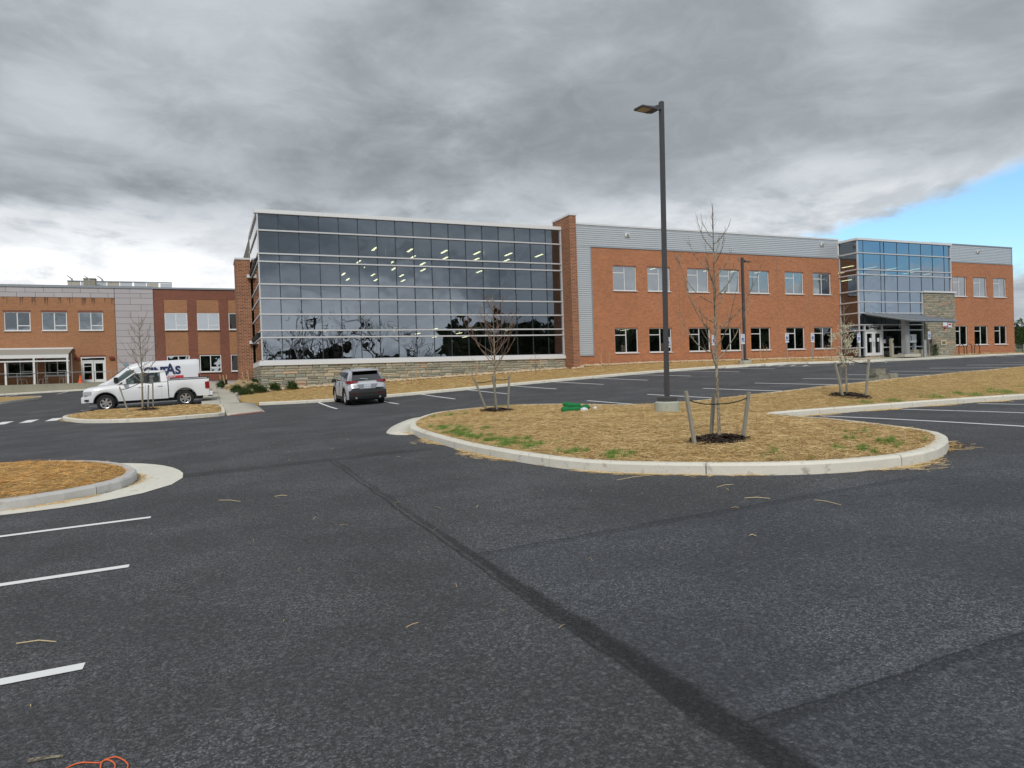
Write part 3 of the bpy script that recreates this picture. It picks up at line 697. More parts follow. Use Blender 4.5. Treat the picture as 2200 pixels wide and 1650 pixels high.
# ------------------------------------------------------------------ painted markings
mk = structure('parking_markings')
def stripe(p, q, wd=.115, z=.006, name='painted_line'):
    p, q = Vector(p), Vector(q); n = max(2, int((q-p).length/.6)); t_ = (q-p).normalized(); s_ = Vector((-t_.y, t_.x))*wd/2
    mb = MB(); vs = []
    for i in range(n+1):
        c = p+(q-p)*i/n
        for sg in (-1, 1):
            e = c+s_*sg; vs.append((e.x, e.y, T(e.x, e.y)+z))
    mb.add(vs, [(2*i, 2*i+1, 2*i+3, 2*i+2)[::-1] for i in range(n)]); return mb.build(name, M['paint'], mk)
for x in (5.14, 7.87, 10.57, 13.25, 15.9, 18.6, 21.3, 24.1, 27.4): stripe((x, 31.3), (x, 36.9))
for x in (30.2, 33.0, 34.6, 37.3, 40.0, 41.6): stripe((x, 31.5), (x, 36.9), .12)
for a in range(5): stripe((33.1, 32.2+a), (34.5, 33.2+a), .12)
for a in range(5): stripe((40.1, 32.2+a), (41.5, 33.2+a), .12)
for i in range(11): stripe((13.05+2.69*i, 23.2), (13.05+2.69*i, 17.7))
stripe((13.12, 12.3), (12.75, 6.8)); stripe((15.86, 12.3), (15.5, 6.8)); stripe((18.6, 12.2), (18.3, 6.8)); stripe((21.3, 12.2), (21.1, 6.8))
for y, x1 in ((9.41, -.68), (7.10, -.70), (4.755, -.72), (2.4, -.74)): stripe((-6.2, y), (x1, y), .105)
for y in (39.75, 42.45, 45.2, 47.9): stripe((-6.1, y), (-.5, y))
for x in (-14.9, -11.2, -7.9): stripe((x, 66.8), (x, 71.8))
for i in range(6):
    x0 = -6.35-i*.95
    stripe((x0, 36.2), (x0-.0, 37.9), .45, name='crosswalk_bar')
for x in np.arange(47, 66, 3.2): stripe((x, 36.2), (x+.6, 38.), .3)

# ------------------------------------------------------------------ walls with openings
def holed_wall(mb, x0, x1, z0, z1, y, holes, depth=.14):
    xs = sorted({x0, x1, *[h[0] for h in holes], *[h[1] for h in holes]}); zs = sorted({z0, z1, *[h[2] for h in holes], *[h[3] for h in holes]})
    for a, b in zip(xs, xs[1:]):
        for c, d_ in zip(zs, zs[1:]):
            mx, mz = (a+b)/2, (c+d_)/2
            if any(h[0] < mx < h[1] and h[2] < mz < h[3] for h in holes): continue
            mb.quad((a, y, c), (b, y, c), (b, y, d_), (a, y, d_))
    for h in holes:
        a, b, c, d_ = h; yy = y+depth
        mb.quad((a, y, c), (a, y, d_), (a, yy, d_), (a, yy, c)); mb.quad((b, y, c), (b, yy, c), (b, yy, d_), (b, y, d_))
        mb.quad((a, y, d_), (b, y, d_), (b, yy, d_), (a, yy, d_)); mb.quad((a, y, c), (a, yy, c), (b, yy, c), (b, y, c))
def window(parent, x0, x1, z0, z1, y, fr=.06, style='top', glass='glass_win', mid=None):
    """frame set y..y+.05 inside an opening; style says where the small light is"""
    yf, yb = y, y+.06
    mb = MB(); xm = (x0+x1)/2 if mid is None else mid
    mb.box(x0, x1, yf, yb, z1-fr, z1).box(x0, x1, yf, yb, z0, z0+fr).box(x0, x0+fr, yf, yb, z0+fr, z1-fr).box(x1-fr, x1, yf, yb, z0+fr, z1-fr)
    mb.box(xm-fr/2, xm+fr/2, yf+.003, yb, z0+fr, z1-fr)
    if style == 'top': zt = z1-.30*(z1-z0)+.04; mb.box(x0+fr, xm-fr/2, yf+.006, yb, zt-fr/2, zt+fr/2); lights = [(x0+fr, xm-fr/2, z0+fr, zt-fr/2), (x0+fr, xm-fr/2, zt+fr/2, z1-fr), (xm+fr/2, x1-fr, z0+fr, z1-fr)]
    else: zt = z0+.27*(z1-z0); mb.box(xm+fr/2, x1-fr, yf+.006, yb, zt-fr/2, zt+fr/2); lights = [(xm+fr/2, x1-fr, z0+fr, zt-fr/2), (xm+fr/2, x1-fr, zt+fr/2, z1-fr), (x0+fr, xm-fr/2, z0+fr, z1-fr)]
    f = mb.build('window', M['alu_white'], parent)
    for a, b, c, d_ in lights:
        tl = random.uniform(-.002, .002); MB().quad((a, yf+.035, c), (b, yf+.035+tl, c), (b, yf+.035+tl, d_), (a, yf+.035, d_)).build('pane', M[glass], f)
    MB().box(x0-.03, x1+.03, y-.17, y-.003, z0-.06, z0-.004).build('sill', M['alu_white'], f)
    return f

# ------------------------------------------------------------------ main building
B = thing('office_building', 'long two storey office with tall dark glass front, red brick and ribbed grey metal', 'building', (26, 45, 2.0))
GX0, GX1, GY = 3.05, 23.55, 45.
TZ = [12.0, 10.82, 9.42, 8.94, 7.58, 6.72, 5.76, 4.77, 4.35, 2.94]
PW = (GX1-GX0)/17
glass_me = {}
def pane(x0, x1, z0, z1, y, axis='x', name='glass_pane', m_='glass', tl=.004):
    a = random.uniform(-tl, tl); b = random.uniform(-tl, tl)
    if axis == 'x':
        return MB().quad((x0, y+a, z0), (x1, y-a, z0), (x1, y-a+b, z1), (x0, y+a+b, z1)).build(name, M[m_], B)
    return MB().quad((y+a, x1, z0), (y-a, x0, z0), (y-a+b, x0, z1), (y+a+b, x1, z1)).build(name, M[m_], B)
for i in range(17):
    for za, zb in zip(TZ, TZ[1:]):
        pane(GX0+PW*i+.004, GX0+PW*(i+1)-.004, zb, za, GY+.02)
    if i: MB().box(GX0+PW*i-.022, GX0+PW*i+.022, GY-.012, GY+.06, 2.95, 12.).build('mullion', M['mullion'], B)
for z in TZ[1:-1]:
    MB().box(GX0-.06, GX1, GY-.13, GY-.014, z-.042, z+.042).build('transom', M['alu'], B)
    MB().box(GX0-.05, GX0-.004, GY-.12, 52.3 if z < 10 else 53.2, z-.045, z+.045).build('transom', M['alu'], B)
MB().box(GX0-.02, GX0+.05, GY-.10, GY+.05, 2.95, 11.98).build('corner_post', M['alu'], B)
MB().box(GX1-.09, GX1, GY-.10, GY+.10, 2.95, 12.).build('corner_post', M['alu'], B)
MB().box(GX0-.16, GX1, GY-.16, GY+.3, 11.84, 12.07).box(GX0-.07, GX0+.3, GY+.3, 53.4, 11.84, 12.07).build('fascia', M['alu_white'], B)
MB().box(GX0-.18, GX1+.12, GY-.22, GY+.04, 2.66, 2.90).box(GX0-.12, GX0+.1, GY+.04, 52.25, 2.66, 2.90).build('sill_band', M['alu_white'], B)
MB().box(GX0-.10, GX1, GY-.10, GY+.03, 2.90, 2.985).box(GX0-.10, GX0+.05, GY+.03, 52.25, 2.90, 2.985).build('sill_band', M['alu'], B)
for j in range(6):
    y0 = 45.04+j*1.21; y1 = y0+1.21
    for za, zb in zip(TZ, TZ[1:]): pane(y0, y1, zb, za, GX0+.01, 'y', m_='glass_side', tl=.001)
for za, zb in zip(TZ[:3], TZ[1:3]): pane(52.3, 53.3, zb, za, GX0+.01, 'y', m_='glass_side', tl=.001)
# roof, floors and rooms behind the glass
MB().box(GX0+.1, GX1, GY+.3, 53.3, 11.6, 12.0).box(GX0+.3, GX1, 53.3, 80, 11.6, 12.0).box(GX1, 50.6, GY+.2, 80, 11.6, 12.1).box(50.75, 62.3, 43.4, 80, 11.7, 12.0).box(62.4, 74.2, 45.2, 80, 11.6, 12.1).build('roof', M['roofgrey'], B)
MB().box(GX0+.3, GX1, 45.4, 80, 5.35, 6.45).box(GX1+.6, 50.5, 45.4, 80, 5.35, 6.9).box(50.9, 62.2, 43.5, 80, 5.35, 6.5).box(62.6, 74.2, 45.4, 80, 5.35, 6.9).build('floor_slab', M['slab'], B)
MB().box(GX0+.3, 74.2, 45.3, 80, 2.0, 2.25).box(50.9, 62.2, 43.4, 45.3, 2.05, 2.22).build('ground_floor', M['slab'], B)
MB().box(GX0+.3, 74.2, 80, 80.3, 2, 12).box(GX0+.0, GX0+.3, 53.3, 80, 2, 12).box(74.0, 74.2, 45.4, 80, 2, 12).box(24.6, 24.8, 45.6, 80, 2, 11.5).box(50.3, 50.5, 45.6, 80, 2, 11.5).build('inner_wall', M['interior'], B)
cols = [(x, y) for x in (4.3, 11.3, 18.3) for y in (46.3, 55)]
for x, y in cols: MB().box(x-.15, x+.15, y-.15, y+.15, 2.25, 11.6).build('column', M['alu'], B)
MB().tube([(11.3, 46.4, 10.9), (14.6, 46.4, 6.6)], .10, 6).tube([(21.5, 46.4, 10.9), (18.4, 46.4, 6.6)], .10, 6).build('brace', M['alu'], B)
lm = MB().box(-.07, .07, -.6, .6, -.04, .0).build('ceiling_light', M['light'], B); nl = 0
def clight(x, y, z):
    global nl
    o = lm if nl == 0 else lm.copy()
    if nl: C.objects.link(o)
    o.location = Vector((x, y, z))-Vector(B.location); nl += 1
lm.location = (0, 0, 0); me_ = lm.data
for v in me_.vertices: v.co += Vector(B.location)
for i, x in enumerate(np.arange(10.6, 23.3, 2.45)):
    for j, y in enumerate((47.2, 49.8, 52.6, 55.6, 59., 62.)):
        if random.random() < .60: clight(x+(.9 if j % 2 else 0), y, 10.4)
for i, x in enumerate(np.arange(12.5, 30, 3.1)):
    for y in (51, 56, 61, 67, 73):
        if random.random() < .8 and x < 24: clight(x+random.uniform(-.4, .9), y+random.uniform(-1, 1), 5.2)
clight(7.6, 49.5, 5.1)
for x in np.arange(27., 50, 2.9):
    for y in (47.2, 51.0):
        if random.random() < .8: clight(x, y, 10.4)
for x in np.arange(52.3, 62, 2.8):
    for y in (45.5, 49, 53): clight(x, y, 10.2)
for x in np.arange(64, 74, 3.): clight(x, 48.5, 10.4)
clight(29.5, 49, 5.1); clight(32.5, 51, 5.1)
MB().box(GX0+5.5, GX1, 62, 62.2, 2.3, 5.3).build('partition', M['interior'], B)
# stepladder standing inside
sl = thing('stepladder', 'dark stepladder standing inside behind the last ground floor glass pane', 'ladder', (22.9, 46.6, 2.26))
for s_ in (-1, 1):
    MB().tube([(22.9+s_*.28, 46.45, 2.26), (22.9+s_*.14, 46.6, 3.75)], .035, 6).tube([(22.9+s_*.28, 46.95, 2.26), (22.9+s_*.14, 46.65, 3.75)], .03, 6).build('rail', M['rust'], sl)
for i in range(4): MB().box(22.9-.25+i*.03, 22.9+.25-i*.03, 46.45+i*.03, 46.55+i*.03, 2.56+i*.3, 2.59+i*.3).build('rung', M['rust'], sl)

# piers
MB().box(23.56, 24.07, 43.6, 46.2, 1.6, 12.62).build('brick_pier', M['brick_pier'], B)
MB().box(23.51, 24.12, 43.55, 46.25, 12.62, 12.76).build('coping', M['alu_white'], B)
MB().box(2.04, 2.98, 52.35, 55.0, 1.2, 10.22).build('brick_pier', M['brick_pier'], B)
MB().box(1.99, 3.0, 52.30, 55.05, 10.22, 10.34).build('coping', M['alu_white'], B)
# sun shade louvre between pier and glass
for z0 in (8.96, 4.38):
    for j in range(5):
        MB().box(2.90, 3.03, 46.2+j*1.25, 46.9+j*1.25, z0+.06, z0+.36).build('louvre', M['black'], B)
    MB().box(2.74, 2.99, 52.0, 52.3, z0-.02, z0+.18).build('bracket', M['alu_white'], B)
# stone base under the glass: backing plus coursed stones
MB().box(GX0-.05, GX1+.02, GY-.08, GY+.3, .6, 2.655).box(GX0-.05, GX0+.3, GY+.3, 52.25, .6, 2.655).build('stone_backing', M['stonecoat'], B)
stone_m = []
for i, c in enumerate([(.34, .33, .27), (.40, .375, .30), (.28, .29, .245), (.33, .35, .29), (.50, .37, .265), (.45, .31, .24), (.38, .365, .325), (.30, .28, .22), (.36, .36, .30), (.44, .40, .31)]):
    stone_m.append(mat('stone_shade', (c[0]*1.13, c[1]*1.09, c[2]*1.04), .95, 0, .5, 7., .02, .2, .35, fine=30.))
stone_var = []
for mi_ in range(len(stone_m)):
    for v_ in range(3):
        r_ = lambda: random.uniform(-.06, .06)
        d_ = random.uniform(.03, .075)
        vs = [(0, 0, 0), (1, 0, 0), (1, 0, 1), (0, 0, 1), (.03, -d_+.012, .07), (.97, -d_+.012, .06), (.97, -d_, .94), (.03, -d_+.01, .93), (.45+r_(), -d_-.015, .5+r_())]
        fs = [(0, 1, 5, 4), (1, 2, 6, 5), (2, 3, 7, 6), (3, 0, 4, 7), (4, 5, 8), (5, 6, 8), (6, 7, 8), (7, 4, 8)]
        stone_var.append(rawmesh('stone', vs, fs, stone_m[mi_]))
def courses(x0, x1, z0, z1, hmin=.10, hmax=.22, lmin=.25, lmax=.75):
    outp = []; z = z1
    while z > z0:
        h = random.choice((.10, .14, .19, .22, .13)); h = min(max(h, hmin), hmax); x = x0-random.uniform(0, .3)
        while x < x1:
            L = random.uniform(lmin, lmax); a, b = max(x, x0), min(x+L, x1)
            if b-a > .05:
                if h > .18 and random.random() < .35: outp += [(a, b, z-h, z-h/2), (a, b, z-h/2, z)]
                else: outp.append((a, b, z-h, z))
            x += L
        z -= h
    return outp
sts = courses(GX0-.06, GX1+.02, 1.0, 2.655, .16, .26, .34, .95)
sts = [s_ for s_ in sts if s_[3] > float(bank_z((s_[0]+s_[1])/2, 44.9))+.05]
sts.sort(key=lambda s_: -((s_[1]-s_[0])*(s_[3]-s_[2])/(30+s_[0])))
bl = Vector(B.location)
def place_stone(s_, y):
    g = .007; wts = [5, 4, 5, 5, 1.4, 1.2, 4, 4, 5, 3]
    me = stone_var[random.choices(range(10), wts)[0]*3+random.randrange(3)]
    o = link('stone', me, B, Vector((s_[0]+g, y, s_[2]+g))-bl); o.scale = (s_[1]-s_[0]-2*g, 1, s_[3]-s_[2]-2*g)
for s_ in sts[:298]: place_stone(s_, GY-.081)
def joined_stones(lst, name, axis='x', plane=0., sign=1):
    mb = MB(); wts = [5, 4, 5, 5, 1.6, 1.3, 4, 4, 5, 3]
    for s_ in lst:
        mb.cur = random.choices(range(10), wts)[0]; me = stone_var[mb.cur*3+random.randrange(3)]; g = .006
        vs = []
        for v in me.vertices:
            a = s_[0]+g+v.co.x*(s_[1]-s_[0]-2*g); b = s_[2]+g+v.co.z*(s_[3]-s_[2]-2*g); c = v.co.y
            vs.append((a, plane+c, b) if axis == 'x' else (plane+c*sign, a, b))
        fs = [tuple(p.vertices) for p in me.polygons]
        if axis == 'y' and sign > 0: fs = [f[::-1] for f in fs]
        mb.add(vs, fs)
    o = mb.build(name, stone_m, B); o['kind'] = 'stuff'; return o
joined_stones(sts[298:], 'stone_courses', 'x', GY-.081)
joined_stones(courses(GY-.05, 52.2, 1.1, 2.655, .14, .24), 'stone_courses', 'y', GX0-.052, 1)

# brick wing with windows
UW = [(27.82, 29.86), (30.86, 32.92), (34.54, 36.59), (37.63, 39.68), (40.71, 42.78), (44.49, 46.53), (47.61, 49.69)]
RWN = [(65.35, 67.35), (68.35, 70.38), (71.33, 73.3)]
holes = [(a, b, 7.62, 9.46) for a, b in UW]+[(a, b, 2.98, 4.82) for a, b in UW]
mb = MB(); holed_wall(mb, 26.0, 50.62, 1.6, 10.78, 45.0, holes)
mb.quad((24.07, 45., 1.6), (26., 45., 1.6), (26., 45., 2.84), (24.07, 45., 2.84))
mb.quad((26., 45., 2.84), (26., 45., 10.78), (26., 45.1, 10.78), (26., 45.1, 2.84))
mb.build('brick_wall', M['brick'], B)
mb = MB(); holed_wall(mb, 62.4, 74.45, 1.5, 10.95, 45.0, [(a, b, 7.70, 9.58) for a, b in RWN]+[(a, b, 3.05, 4.88) for a, b in RWN])
mb.quad((74.45, 45, 1.5), (74.45, 80, 1.5), (74.45, 80, 10.95), (74.45, 45, 10.95)); mb.quad((62.4, 45, 10.95), (74.45, 45, 10.95), (74.45, 46, 10.95), (62.4, 46, 10.95))
mb.build('brick_wall', M['brick'], B)
for h in holes: window(B, h[0], h[1], h[2], h[3], 45.08)
for a, b in RWN:
    for c, d_ in ((7.70, 9.58), (3.05, 4.88)): window(B, a, b, c, d_, 45.08)
for a, b in UW:     # flashing line over each window
    for z in (9.462, 4.822): MB().box(a-.02, b+.02, 44.985, 45.05, z, z+.03).build('lintel', M['brick_dark'], B)
# vertical control joints in the brick
for x in (33.73, 43.6, 47.07): MB().box(x, x+.025, 44.994, 45.02, 2.0, 10.7).build('brick_joint', M['stonecoat'], B)
# ribbed metal siding
def ribs(x0, x1, z0, z1, y, pitch=.152, dep=.035):
    mb = MB(); prof = []; z = z0
    while z < z1-.01:
        zt = min(z+pitch, z1)
        prof += [(y, z), (y, z+(zt-z)*.45), (y-dep, z+(zt-z)*.62), (y-dep, z+(zt-z)*.88)]; z = zt
    prof.append((y, z1))
    vs = [(x0, a, b) for a, b in prof]+[(x1, a, b) for a, b in prof]; n = len(prof)
    mb.add(vs, [(i, i+n, i+n+1, i+1) for i in range(n-1)])
    return mb
ribs(24.08, 50.62, 10.78, 12.34, 45.0).build('metal_siding', M['siding'], B)
ribs(24.08, 25.98, 2.86, 10.78, 45.0).build('metal_siding', M['siding'], B)
ribs(62.4, 74.27, 10.95, 12.60, 45.0).build('metal_siding', M['siding'], B)
MB().box(25.96, 26.02, 44.95, 45.05, 2.84, 10.74).box(24.08, 26.06, 44.94, 45.03, 2.80, 2.86).box(25.97, 50.6, 44.955, 45.05, 10.74, 10.80).build('siding_trim', M['roofgrey'], B)
MB().box(24.08, 50.75, 44.93, 45.3, 12.34, 12.46).box(50.56, 50.76, 44.90, 45.2, 10.76, 12.34).build('coping', M['alu_white'], B)
MB().box(62.36, 74.31, 44.93, 45.3, 12.60, 12.70).box(62.4, 74.3, 44.97, 45.02, 10.93, 10.98).box(74.25, 74.3, 44.95, 80, 10.98, 12.6).build('coping', M['roofgrey'], B)
for x, z in ((29.13, 11.77), (48.71, 11.92), (69.07, 12.07)):
    f = MB().box(x-.2, x+.2, 44.87, 44.95, z-.13, z+.13).build('security_light', M['white'], B)
    MB().box(x-.08, x+.1, 44.78, 44.87, z-.08, z+.07).build('lens', M['galv'], f)
MB().box(21.4, 27.5, 50, 50.3, 12.0, 13.20).box(21.4, 21.7, 50.3, 60, 12.0, 13.20).build('penthouse_wall', M['white'], B)
MB().box(21.3, 27.6, 49.9, 50.4, 13.2, 13.32).build('coping', M['alu_white'], B)

# glazed entrance
EX0, EX1, EY = 50.68, 62.32, 43.1
EZ = [12.05, 10.95, 9.55, 9.12, 7.74, 6.80, 5.87, 4.86, 4.40, 2.93, 2.2]
EXM = [50.70, 51.38, 53.42, 53.88, 55.46, 56.99, 58.49, 59.99, 61.53, 62.32]
for i, (a, b) in enumerate(zip(EXM, EXM[1:])):
    for za, zb in zip(EZ, EZ[1:]):
        if zb < 7.7 and a > 58.4: continue
        if 51.3 < a < 53.4 and zb < 4.3: continue
        pane(a+.004, b-.004, zb, za, EY+.02, m_='glass_entry' if zb > 4.8 else 'glass', tl=.004)
    if i:
        zlow = 2.2 if a < 58.6 else 7.75
        if a in (53.42,): zlow = 2.2
        MB().box(a-.013, a+.013, EY-.005, EY+.06, zlow, 12.).build('mullion', M['mullion'], B)
for z in EZ[1:-1]:
    x1 = EX1 if z > 7.7 else 58.42
    segs = [(EX0, x1)] if z > 4.0 else [(EX0, 51.25), (53.35, x1)]
    for a, b in segs: MB().box(a-.03, b, EY-.12, EY-.014, z-.042, z+.042).build('transom', M['alu'], B)
    MB().box(EX0-.12, EX0-.014, EY-.10, 44.98, z-.05, z+.05).build('transom', M['alu'], B)
for a, b in ((43.12, 44.05), (44.05, 44.98)):
    for za, zb in zip(EZ, EZ[1:]): pane(a, b, zb, za, EX0+.01, 'y', tl=.001)
for q in ((EX0-.05, EX0+.05, EY-.05, EY+.05, 2.2, 12.02), (EX0-.05, EX0+.03, 44.9, 44.98, 2.2, 12.02), (58.42, 58.52, EY-.1, EY+.05, 2.2, 7.7), (62.28, 62.38, EY-.08, EY+.05, 7.85, 12.02), (51.22, 51.32, EY-.1, EY+.05, 2.2, 4.8), (53.30, 53.40, EY-.1, EY+.05, 2.2, 4.8)): MB().box(*q).build('corner_post', M['alu'], B)
MB().box(EX0-.15, EX1+.1, EY-.15, EY+.3, 12.02, 12.20).box(EX0-.15, EX0+.3, EY+.3, 45.2, 12.02, 12.20).build('fascia', M['alu_white'], B)
MB().box(62.33, 62.38, EY, 45., 7.75, 12.02).build('return_wall', M['siding'], B)
# stone block beside the doors
MB().box(58.53, 62.60, EY-.14, 45.0, 1.6, 7.68).build('stone_backing', M['stonecoat'], B)
joined_stones(courses(58.53, 62.6, 1.9, 7.68, .12, .24, .25, .8), 'stone_courses', 'x', EY-.142)
MB().box(58.40, 62.72, EY-.28, 45.02, 7.70, 7.84).build('coping', M['alu_white'], B)
# entrance doors
for i, (a, b) in enumerate(((51.34, 52.31), (52.33, 53.28))):
    d0 = MB(); f = .17
    d0.box(a, b, EY-.04, EY+.03, 2.22, 2.22+.26).box(a, b, EY-.04, EY+.03, 4.12, 4.35).box(a, a+f, EY-.04, EY+.03, 2.48, 4.12).box(b-f, b, EY-.04, EY+.03, 2.48, 4.12)
    dd = d0.build('door', M['alu_white'], B)
    MB().quad((a+f, EY, 2.48), (b-f, EY, 2.48), (b-f, EY, 4.12), (a+f, EY, 4.12)).build('pane', M['glass_win'], dd)
    hx = b-.09 if i == 0 else a+.09
    MB().tube([(hx, EY-.05, 3.05), (hx, EY-.12, 3.05), (hx, EY-.12, 3.4), (hx, EY-.05, 3.4)], .015, 6).build('handle', M['black'], dd)
for x, z in ((51.93, 3.42), (52.85, 3.42), (53.62, 3.28)):
    MB().box(x-.12, x+.12, EY-.052, EY-.045, z, z+.32).build('paper_notice', M['paper'], B)

def text(body, size, m_, parent, loc, name, rot=(PI/2, 0, 0), bold=0., align='LEFT', depth=.004, sx_=1., world=True):
    cu = bpy.data.curves.new('t', 'FONT'); cu.body = body; cu.size = size; cu.extrude = depth/2; cu.offset = bold; cu.align_x = align; cu.resolution_u = 3
    ob = bpy.data.objects.new('t', cu); C.objects.link(ob)
    bpy.context.view_layer.update(); dg = bpy.context.evaluated_depsgraph_get()
    me = bpy.data.meshes.new_from_object(ob.evaluated_get(dg)); bpy.data.objects.remove(ob)
    me.materials.clear(); me.materials.append(M[m_]); me.name = name
    o = link(name, me, parent, Vector(loc)-(org(parent) if (parent and world) else Vector((0, 0, 0)))); o.rotation_euler = rot; o.scale = (sx_, 1, 1); return o
text('1311 Research', .22, 'white', B, (52.32, EY-.02, 4.67), 'address_lettering', align='CENTER', bold=.004)
text('Center Dr.', .22, 'white', B, (52.32, EY-.02, 4.46), 'address_lettering', align='CENTER', bold=.004)

# sloping entrance canopy on one column
cn = thing('entrance_canopy', 'grey metal canopy sloping out over the entrance doors on one square column', 'canopy', (54.2, 41.6, 2.2))
CP = [Vector((51.2, 43.0, 5.78)), Vector((58.2, 43.0, 5.60)), Vector((58.9, 40.2, 4.90)), Vector((53.2, 40.2, 4.98))]
def cpt(u_, v_, dz=0):
    p = (CP[0]*(1-u_)+CP[1]*u_)*(1-v_)+(CP[3]*(1-u_)+CP[2]*u_)*v_; return (p.x, p.y, p.z+dz)
mb = MB(); vs = [cpt(0,0), cpt(1,0), cpt(1,1), cpt(0,1), cpt(0,0,.12), cpt(1,0,.12), cpt(1,1,.12), cpt(0,1,.12)]
mb.add(vs, [(0,3,2,1),(4,5,6,7),(0,1,5,4),(1,2,6,5),(2,3,7,6),(3,0,4,7)]).build('canopy_deck', M['roofgrey'], cn)
for i in range(15):
    v_ = (i+.5)/15; a, b = cpt(.01, v_, -.07), cpt(.99, v_, -.07); MB().tube([a, b], .035, 4).build('slat', M['galv'], cn)
for i in range(9):
    u_ = (i+.2)/9; MB().tube([cpt(u_, .0, .15), cpt(u_, 1., .15)], .025, 4).build('seam', M['roofgrey'], cn)
MB().box(54.05, 54.5, 41.35, 41.8, 2.38, 5.16).build('column', M['galv'], cn)
MB().box(53.85, 54.7, 41.15, 42.0, 2.26, 2.38).build('base_plate', M['roofgrey'], cn)
MB().box(53.3, 55.2, 40.9, 42.2, 2.02, 2.26).build('plinth', M['walk'], cn)

# ------------------------------------------------------------------ west building
A = thing('brick_annex', 'older two storey building of tan and dark brick with pale grey cladding panels', 'building', (-7, 76, 2.0))
AY = 76.
hu = [(-27.6, -25.55), (-23.9, -21.85), (-20.2, -18.15), (-16.57, -14.56), (-13.71, -11.72), (-10.81, -8.82)]; hd = [(-27.6, -25.55), (-23.9, -21.85), (-19.4, -17.4), (-16.49, -14.5), (-13.63, -11.63)]
hl = [(a, b, 7.04, 8.74) for a, b in hu]+[(a, b, 2.9, 4.55) for a, b in hd]+[(-10.75, -8.74, 2.18, 4.55)]
mb = MB(); holed_wall(mb, -34, -7.83, 1.4, 10.08, AY, hl, .2); mb.build('brick_wall', M['brick_tan'], A)
hdark = [(-3.63, -1.62, 7.05, 8.70), (-.76, 1.27, 7.05, 8.70), (2.13, 4.15, 7.05, 8.7), (-3.56, -1.55, 2.88, 4.55), (-.65, 1.30, 2.88, 4.55), (2.2, 4.2, 2.88, 4.55)]
tanp = []
for a, b in ((-3.64, -1.6), (-.77, 1.25), (2.11, 4.15)): tanp += [(a, b, 8.72, 10.02), (a, b, 4.62, 6.97)]
mb = MB(); holed_wall(mb, -4.53, 14, 1.4, 11.0, AY, hdark+tanp, .06); mb.build('brick_wall', M['brick_dark'], A)
for a, b, c, d_ in tanp: MB().quad((a, AY+.03, c), (b, AY+.03, c), (b, AY+.03, d_), (a, AY+.03, d_)).build('brick_panel', M['brick_tan'], A)
for h in hl[:-1]: window(A, h[0], h[1], h[2], h[3], AY+.06, .08, 'bottom')
for h in hdark: window(A, h[0], h[1], h[2], h[3], AY+.02, .08, 'bottom')
for a, b in hu: MB().box(a-.05, b+.05, AY-.012, AY+.02, 8.745, 8.90).build('soldier_course', M['brick_dark'], A)
MB().box(-10.8, -8.7, AY-.012, AY+.02, 4.56, 4.74).build('soldier_course', M['brick_dark'], A)
# cladding panels, each a piece
MB().box(-34, -4.55, AY+.05, AY+.2, 10.0, 11.0).box(-7.82, -4.55, AY+.05, AY+.2, 1.5, 10.0).build('cladding_backing', M['slab'], A)
def clad(x0, x1, z0, z1):
    g = .012; MB().box(x0+g, x1-g, AY-.03, AY+.04, z0+g, z1-g).build('cladding_panel', M['panel'], A)
for r_, (z0, z1) in enumerate(((10.53, 11.0), (10.09, 10.53))):
    x = -33.6-r_*.65
    while x < -7.8:
        if x > -35: clad(max(x, -34), min(x+1.44, -7.82), z0, z1)
        x += 1.44
z = 11.0; r_ = 0
zs_ = [11.0, 10.53, 10.09]+[10.09-.61*i for i in range(1, 13)]+[2.05]
for za, zb in zip(zs_, zs_[1:]):
    sp = -6.5+.0 if r_ % 2 == 0 else -5.6
    clad(-7.80, sp, zb, za); clad(sp, -4.55, zb, za); r_ += 1
MB().box(-34, -4.5, AY-.1, AY+.4, 11.0, 11.22).box(-4.5, 14, AY-.1, AY+.4, 11.0, 11.16).build('coping', M['roofgrey'], A)
MB().box(-34, 14, AY+.4, AY+24, 10.6, 11.0).box(-34, 14, AY+23, AY+24, 1, 10.6).box(-33.9, 14, AY+5, AY+5.2, 1.6, 10.6).box(-34, -33.8, AY+.3, AY+23, 1, 10.6).box(13.8, 14, AY+.3, AY+23, 1, 10.6).build('roof', M['slab'], A)
MB().box(-33.5, 13.5, AY+.3, AY+5, 5.6, 6.3).build('floor_slab', M['slab'], A)
# dark run-off streaks below the coping
M['stain'] = mat('run_off_stain', (.15, .085, .055), .95, 0, .5, 6.)
for x0_ in (-16.6, -15.2, -14.3, -13.4, -13.25, -12.2, -11.5, -10.4, -10.2, -9.6, -8.6, -8.0):
    for q in range(random.randint(2, 6)):
        x = x0_+random.gauss(0, .09); h = random.uniform(.12, .85); wd = random.uniform(.03, .07)
        MB().add([(x, AY-.004-.0007*q, 10.06), (x+wd, AY-.004-.0007*q, 10.06), (x+wd*.8, AY-.004-.0007*q, 10.06-h*.8), (x+wd*.3, AY-.004-.0007*q, 10.06-h)], [(0, 3, 2, 1)]).build('water_stain', M['stain'], A)
